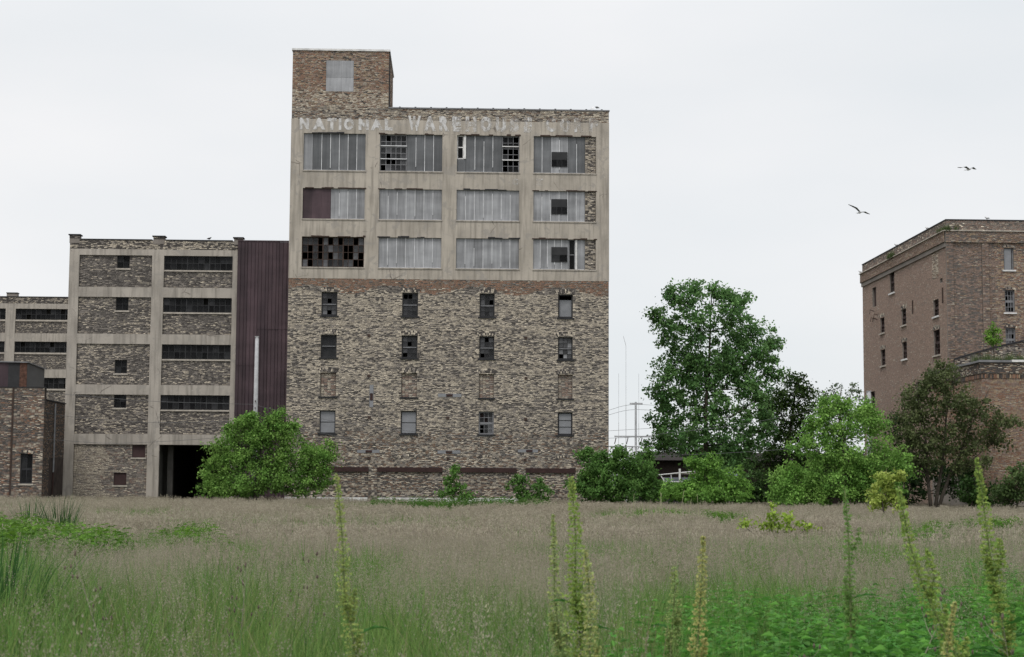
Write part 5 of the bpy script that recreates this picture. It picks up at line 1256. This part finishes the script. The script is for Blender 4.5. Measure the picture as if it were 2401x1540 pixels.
def masts():
    Y = 215
    for lb, px, t, rad in (('thin grey aerial mast nearest the warehouse corner', 1450, 875, .03), ('tallest thin aerial mast with a bent whip tip', 1467, 810, .038), ('thin grey aerial mast beside the cross-armed pole', 1497, 876, .03)):
        p = at(px, t, Y); g = ground_at(px, Y); root = empty('aerial_mast', (p.x, p.y, g.z)); tag(root, lb, 'mast', 'aerial masts beyond the warehouse')
        MB().tube([(0, 0, 0), (0, 0, (p.z - g.z) * .62)], rad, 6).build('lower_mast', MASTM, root); MB().tube([(0, 0, (p.z - g.z) * .62), (0, 0, p.z - g.z)], rad * .6, 6).build('upper_mast', MASTM, root)
        if px == 1467: q = at(1461, 788, Y); MB().tube([(0, 0, p.z - g.z), (q.x - p.x, 0, q.z - g.z)], .03, 5).build('whip', MASTM, root)
    p = at(1490, 942, Y); g = ground_at(1490, Y); root = empty('power_pole', (p.x, p.y, g.z)); tag(root, 'grey power pole with cross-arms beyond the warehouse', 'pole'); h = p.z - g.z
    MB().tube([(0, 0, 0), (0, 0, h)], [.17, .13], 8).build('shaft', MASTM, root)
    for py, x0, x1 in ((946, 1476, 1506), (1023, 1440, 1545)):
        a, c = at(x0, py, Y), at(x1, py, Y); MB().box(a.x - p.x, c.x - p.x, -.1, .1, a.z - g.z - .1, a.z - g.z + .1).build('crossarm', MASTM, root)
    ins = MB()
    for x in (1444, 1472, 1505, 1530):
        a = at(x, 1026, Y); ins.tube([(a.x - p.x, 0, a.z - g.z), (a.x - p.x - .2, 0, a.z - g.z - .8)], .06, 5)
    ins.build('insulator', RUSTF, root)
    # lattice boom
    a, c = at(1405, 1046, 205), at(1530, 1060, 205); g = ground_at(1450, 205); root = empty('lattice_girder', (a.x, a.y, g.z)); tag(root, 'grey lattice girder low behind the warehouse corner', 'girder'); mb = MB(); W = c.x - a.x; za, zb = a.z - g.z, at(1405, 1065, 205).z - g.z
    mb.tube([(0, 0, za), (W * .75, 0, za)], .10, 6); mb.tube([(0, 0, zb), (W, 0, zb)], .10, 6)
    n = 6
    for k in range(n):
        x = W * .75 * k / n; mb.tube([(x, 0, zb), (x + W * .75 / n, 0, za)], .06, 5); mb.tube([(x, 0, zb), (x, 0, za)], .06, 5)
    mb.tube([(W * .75, 0, za), (W, 0, zb)], .1, 6); mb.build('truss', MASTM, root)
    pm = MB()
    for k in (0, .5, 1): pm.tube([(W * k, 0, 0), (W * k, 0, zb)], .14, 6)
    pm.build('post', MASTM, root)
    for k, (y0, y1, y2) in enumerate(((962, 966, 958), (973, 978, 970), (1010, 1006, 998))): wire('faint distant power line at the grey power pole, number %s from the top' % ('first', 'second', 'third')[k] if False else ('highest', 'middle', 'lowest')[k] + ' faint distant power line beside the grey power pole', [(1425, y0), (1490, y1 - 18 if k < 2 else y1), (1620, y2)], 215, 215, .02)
masts()
def dark_shed():
    g = at(1680, 1140, 176); b = empty('timber_shed', (g.x, g.y, 0), YAW); tag(b, 'long low dark brown timber shed behind the tallest tree', 'shed')
    DK = m_plain('dark_brown_boards', (.022, .016, .014), .9, 0, .4, 3); x0, x1 = -7.5, 21; z1 = at(1600, 1078, 176).z
    n = 58
    me = MB().box(0, (x1 - x0) / n - .03, 0, .06, 0, z1 + .5).mesh('plank', DK)
    for k in range(n): o = link('plank', me, b); o.location = (x0 + (x1 - x0) * k / n, (k % 3) * .012, -.5)
    MB().box(x0, x1, .08, 9, -.5, z1 - .1).build('wall', DK, b)
    mb = MB(); mb.quad((x0 - .3, -.4, z1 - .05), (x1 + .3, -.4, z1 - .05), (x1 + .3, 5, z1 + .9), (x0 - .3, 5, z1 + .9)); mb.quad((x0 - .3, 9.4, z1 - .05), (x0 - .3, 5, z1 + .9), (x1 + .3, 5, z1 + .9), (x1 + .3, 9.4, z1 - .05))
    mb.build('roof', DK, b); c0 = at(1665, 1046, 176)
    board(b, 'chimney', c0.x - g.x - .7, c0.x - g.x + .7, z1 - .2, c0.z, 1.5, 2.6, m_plain('brown_chimney_brick', (.16, .085, .06), .9, 0, .35, 3))
dark_shed()
def boat():
    Y = 139; p = at(1590, 1131, Y); b = empty('motor_boat', (p.x, p.y, float(gz(p.x, p.y)))); tag(b, 'white-railed boat with glazed cabin and canopy showing over the shrubs', 'boat'); z = lambda px, py: at(px, py, Y).z - b.location.z; x = lambda px: at(px, 1120, Y).x - b.location.x
    hull = MB(); zs = z(1590, 1131); secs = []
    for k, (xx, hw, zb_) in enumerate(((x(1525), .2, .9), (x(1545), .9, .5), (x(1590), 1.3, .25), (x(1650), 1.35, .25), (x(1700), 1.3, .3), (x(1712), 1.2, .35))): secs.append([(xx, -hw, zs), (xx, -hw * .8, zb_ + .35), (xx, 0, zb_), (xx, hw * .8, zb_ + .35), (xx, hw, zs)])
    for a, c in zip(secs[:-1], secs[1:]):
        for i in range(4): hull.quad(a[i], a[i + 1], c[i + 1], c[i])
    hull.quad(*secs[-1]); hull.quad(*[q for q in (secs[0][0], secs[-1][0], secs[-1][4], secs[0][4])]); hull.build('hull', BOARD_D, b)
    CAB = m_plain('cabin_tint', (.16, .17, .20), .3)
    cab = MB().box(x(1556), x(1638), -.9, .9, zs + .02, zs + .42); cab.build('cabin', CAB, b)
    fr = MB(); yA = -1.0
    zl, zr = z(1545, 1113), z(1636, 1104)
    fr.tube([(x(1545), yA, zl), (x(1636), yA, zr)], .05, 6); fr.tube([(x(1552), yA, zs + .04), (x(1618), yA, zs + .04)], .05, 6); fr.tube([(x(1545), yA, zl), (x(1556), yA, zs)], .045, 6); fr.tube([(x(1636), yA, zr), (x(1636), yA, zs + .2)], .05, 6)
    fr.tube([(x(1545), -yA, zl), (x(1636), -yA, zr)], .05, 6); fr.tube([(x(1570), yA, zl + .02), (x(1572), yA, zs)], .035, 6); fr.build('rail', WHITEF, b)
    MB().box(x(1590) - .08, x(1590) + .08, yA - .14, yA - .06, zs - .1, z(1590, 1099)).build('mast_post', WHITEF, b)
    cn = MB(); cn.quad((x(1580), yA + .03, zl + .16), (x(1636), yA + .03, zr - .02), (x(1636), .9, zr - .02), (x(1580), .9, zl + .16)); cn.quad((x(1580), yA + .03, zl + .06), (x(1636), yA + .03, zr - .26), (x(1636), yA + .03, zr - .02), (x(1580), yA + .03, zl + .16)); cn.build('canopy', SILL, b)
    m_ = m_plain('blue_grey_cowl', (.24, .26, .34), .45)
    q = at(1713, 1118, Y); root = empty('outboard_motor', (q.x, q.y, 0)); tag(root, 'blue-grey rounded outboard motor showing above the hedge', 'motor')
    mb = MB(); zc = q.z
    pr = [(-.42, -.35), (-.42, .15), (-.34, .32), (-.1, .40), (.18, .40), (.20, .30), (.46, .30), (.50, .18), (.46, .02), (.12, .02), (.08, -.35)]
    for k in range(len(pr)):
        a, c = pr[k], pr[(k + 1) % len(pr)]; mb.quad((a[0], -.28, zc + a[1]), (c[0], -.28, zc + c[1]), (c[0], .28, zc + c[1]), (a[0], .28, zc + a[1]))
    mb.quad(*[(a, -.28, zc + c) for a, c in pr]); mb.quad(*[(a, .28, zc + c) for a, c in pr][::-1]); mb.build('cowl', m_, root)
    MB().box(-.12, .12, -.1, .1, .2, zc - .34).build('leg', GREYF, root)
boat()
def board_plank():
    g = at(152, 1150, 129.4); o = MB(); w = (.9, .0); o.quad((0, 0, 0), (.75, .0, 0), (.75, .25, 1.15), (.68, .25, 1.15)); o.quad((0, .04, 0), (.68, .29, 1.15), (.75, .29, 1.15), (.75, .04, 0)); o.quad((0, 0, 0), (.68, .25, 1.15), (.68, .29, 1.15), (0, .04, 0))
    p = NN * 140.5 + UU * -33.45; q = o.build('white_board', WHITEF); q.location = (p.x, p.y, .35); tag(q, 'white board leaning at the left foot of the concrete-frame factory', 'board')
board_plank()

# ------------------------------------------------------------------ gulls
GW = m_plain('gull_white', (.58, .58, .58), .8, 0, .1); GG = m_plain('gull_grey', (.20, .205, .22), .8, 0, .15); GD = m_plain('dark_bird', (.03, .03, .032), .8)
def body_mesh(name, mat, L_=.42, rad=.075, rise=.0):
    prof = [(-.5, .15), (-.38, .5), (-.15, .95), (.08, 1.0), (.25, .75), (.33, .58), (.42, .60), (.47, .40), (.50, .14), (.56, .05)]
    return MB().tube([(t * L_, 0, rise * max(t - .1, 0) * L_) for t, _ in prof], [rad * k for _, k in prof], 8).mesh(name, mat, True)
def gull_flying(label, px, py, Y, heading, bank, wl, wr):
    p = at(px, py, Y); root = empty('gull', p, heading); root.rotation_euler = (bank, 0, heading); tag(root, label, 'gull', 'gulls in flight')
    link('body', body_mesh('body', GW), root)
    for sgn, (z1, z2) in ((1, wl), (-1, wr)):
        mb = MB(); st_ = [(0, .09, .02, .03), (.32, .14, .02 + z1, .0), (.58, .10, .02 + z2 * .8, -.06), (.82, .02, .02 + z2, -.14)]
        for (y0, c0, h0, x0), (y1, c1, h1, x1) in zip(st_[:-1], st_[1:]):
            A = [(x0 + c0, sgn * y0, h0), (x0 - c0 * .6, sgn * y0, h0 - .01), (x1 - c1 * .6, sgn * y1, h1 - .01), (x1 + c1, sgn * y1, h1)]; mb.quad(*A); mb.quad(*[(a, b_, c - .012) for a, b_, c in A][::-1])
        mb.build('wing', GG, root)
    mb = MB(); mb.quad((-.2, -.02, 0), (-.2, .02, 0), (-.36, .09, .0), (-.36, -.09, .0)); mb.build('tail', GW, root)
gull_flying('gull gliding highest in the sky, wings spread nearly level', 2270, 397, 105, math.radians(-60), .0, (.14, .10), (.12, .06))
gull_flying('gull lower in the sky with one wing raised, left of the brown warehouse', 2015, 498, 105, math.radians(-70), -.18, (.10, .10), (.20, .34))
def perched(label, pos, heading, mat, k=1.0, name='gull', group='birds sitting on roof edges'):
    root = empty(name, pos, heading); tag(root, label, 'bird', group); root.scale = (k, k, k); o = link('body', body_mesh('body', mat, .42, .085, .55), root); o.location = (0, 0, .16); o.rotation_euler = (0, -.18, 0)
    MB().tube([(-.02, .03, 0), (-.02, .03, .12)], .008, 4).build('leg', RUSTF, root); MB().tube([(.03, -.03, 0), (.03, -.03, .12)], .008, 4).build('leg', RUSTF, root)
    mb = MB()
    for s in (1, -1): mb.quad((.10, s * .075, .20), (.05, s * .09, .13), (-.26, s * .03, .12), (-.12, s * .06, .20))
    mb.build('folded_wings', GG if mat is GW else mat, root)
def on_right(u, dep, z): p = NN * (142 + dep) + UU * u; return (p.x, p.y, z)
perched('gull sitting on the front parapet of the brown warehouse', on_right(46.4, .15, 25.41), 2.8, GW)
perched('gull sitting on the side parapet of the brown warehouse, nearer the corner', on_right(42.85, 6.2, 25.42), 2.2, GW)
perched('gull sitting halfway along the side parapet of the brown warehouse', on_right(42.85, 16.8, 25.42), 2.6, GW)
perched('gull on the far cornice end of the brown warehouse', on_right(42.45, 29.6, 24.43), 2.4, GW)
p = NN * 141.1 + UU * -20.9; perched('small dark bird sitting on the concrete-frame factory parapet', (p.x, p.y, 22.70), .4, GD, .9, 'dark_bird')

# roof weeds of the right-hand buildings
def roof_weeds():
    rr = np.random.default_rng(9); m = [tuft_green(51, 40, .55, .03, .25, (.07, .12, .03), (.12, .17, .06)), tuft_green(52, 40, .75, .03, .25, (.05, .10, .03), (.16, .19, .09))]
    n = 170; u = 41.2 + 12 * rr.random(n); d = .25 + 2.2 * rr.random(n); P = np.array([list(NN * (128 + b) + UU * a)[:2] + [11.80] for a, b in zip(u, d)]); S = .7 + .7 * rr.random(n)
    scatter('roof_weeds', 'grassy weeds growing along the annex roof edge', 'weeds', P, np.stack([np.zeros(n)] * 2 + [rr.random(n) * 6.28], 1), np.stack([S] * 3, 1), rr.integers(0, 2, n), m)
    for lb, u0, dd, n in (('tuft of weeds on the corner cornice of the brown warehouse', 42.5, .0, 14), ('tuft of weeds midway along the side cornice of the brown warehouse', 42.45, 17.3, 14)):
        P = np.array([list(NN * (142 + dd + rr.uniform(-.9, .9)) + UU * (u0 - .05 + (rr.uniform(-.1, .9) if dd == 0 else 0)))[:2] + [24.38] for _ in range(n)])
        if dd == 0: P = np.array([list(NN * (141.8 + (0 if k % 2 else rr.uniform(0, 1.6))) + UU * ((42.6 + rr.random() * .9) if k % 2 else 42.5))[:2] + [24.40] for k in range(n)])
        S = .45 + .5 * rr.random(n); scatter('roof_weeds', lb, 'weeds', P, np.stack([rr.normal(0, .5, n), rr.normal(0, .5, n), rr.random(n) * 6.28], 1), np.stack([S] * 3, 1), np.ones(n, int), m)
roof_weeds()
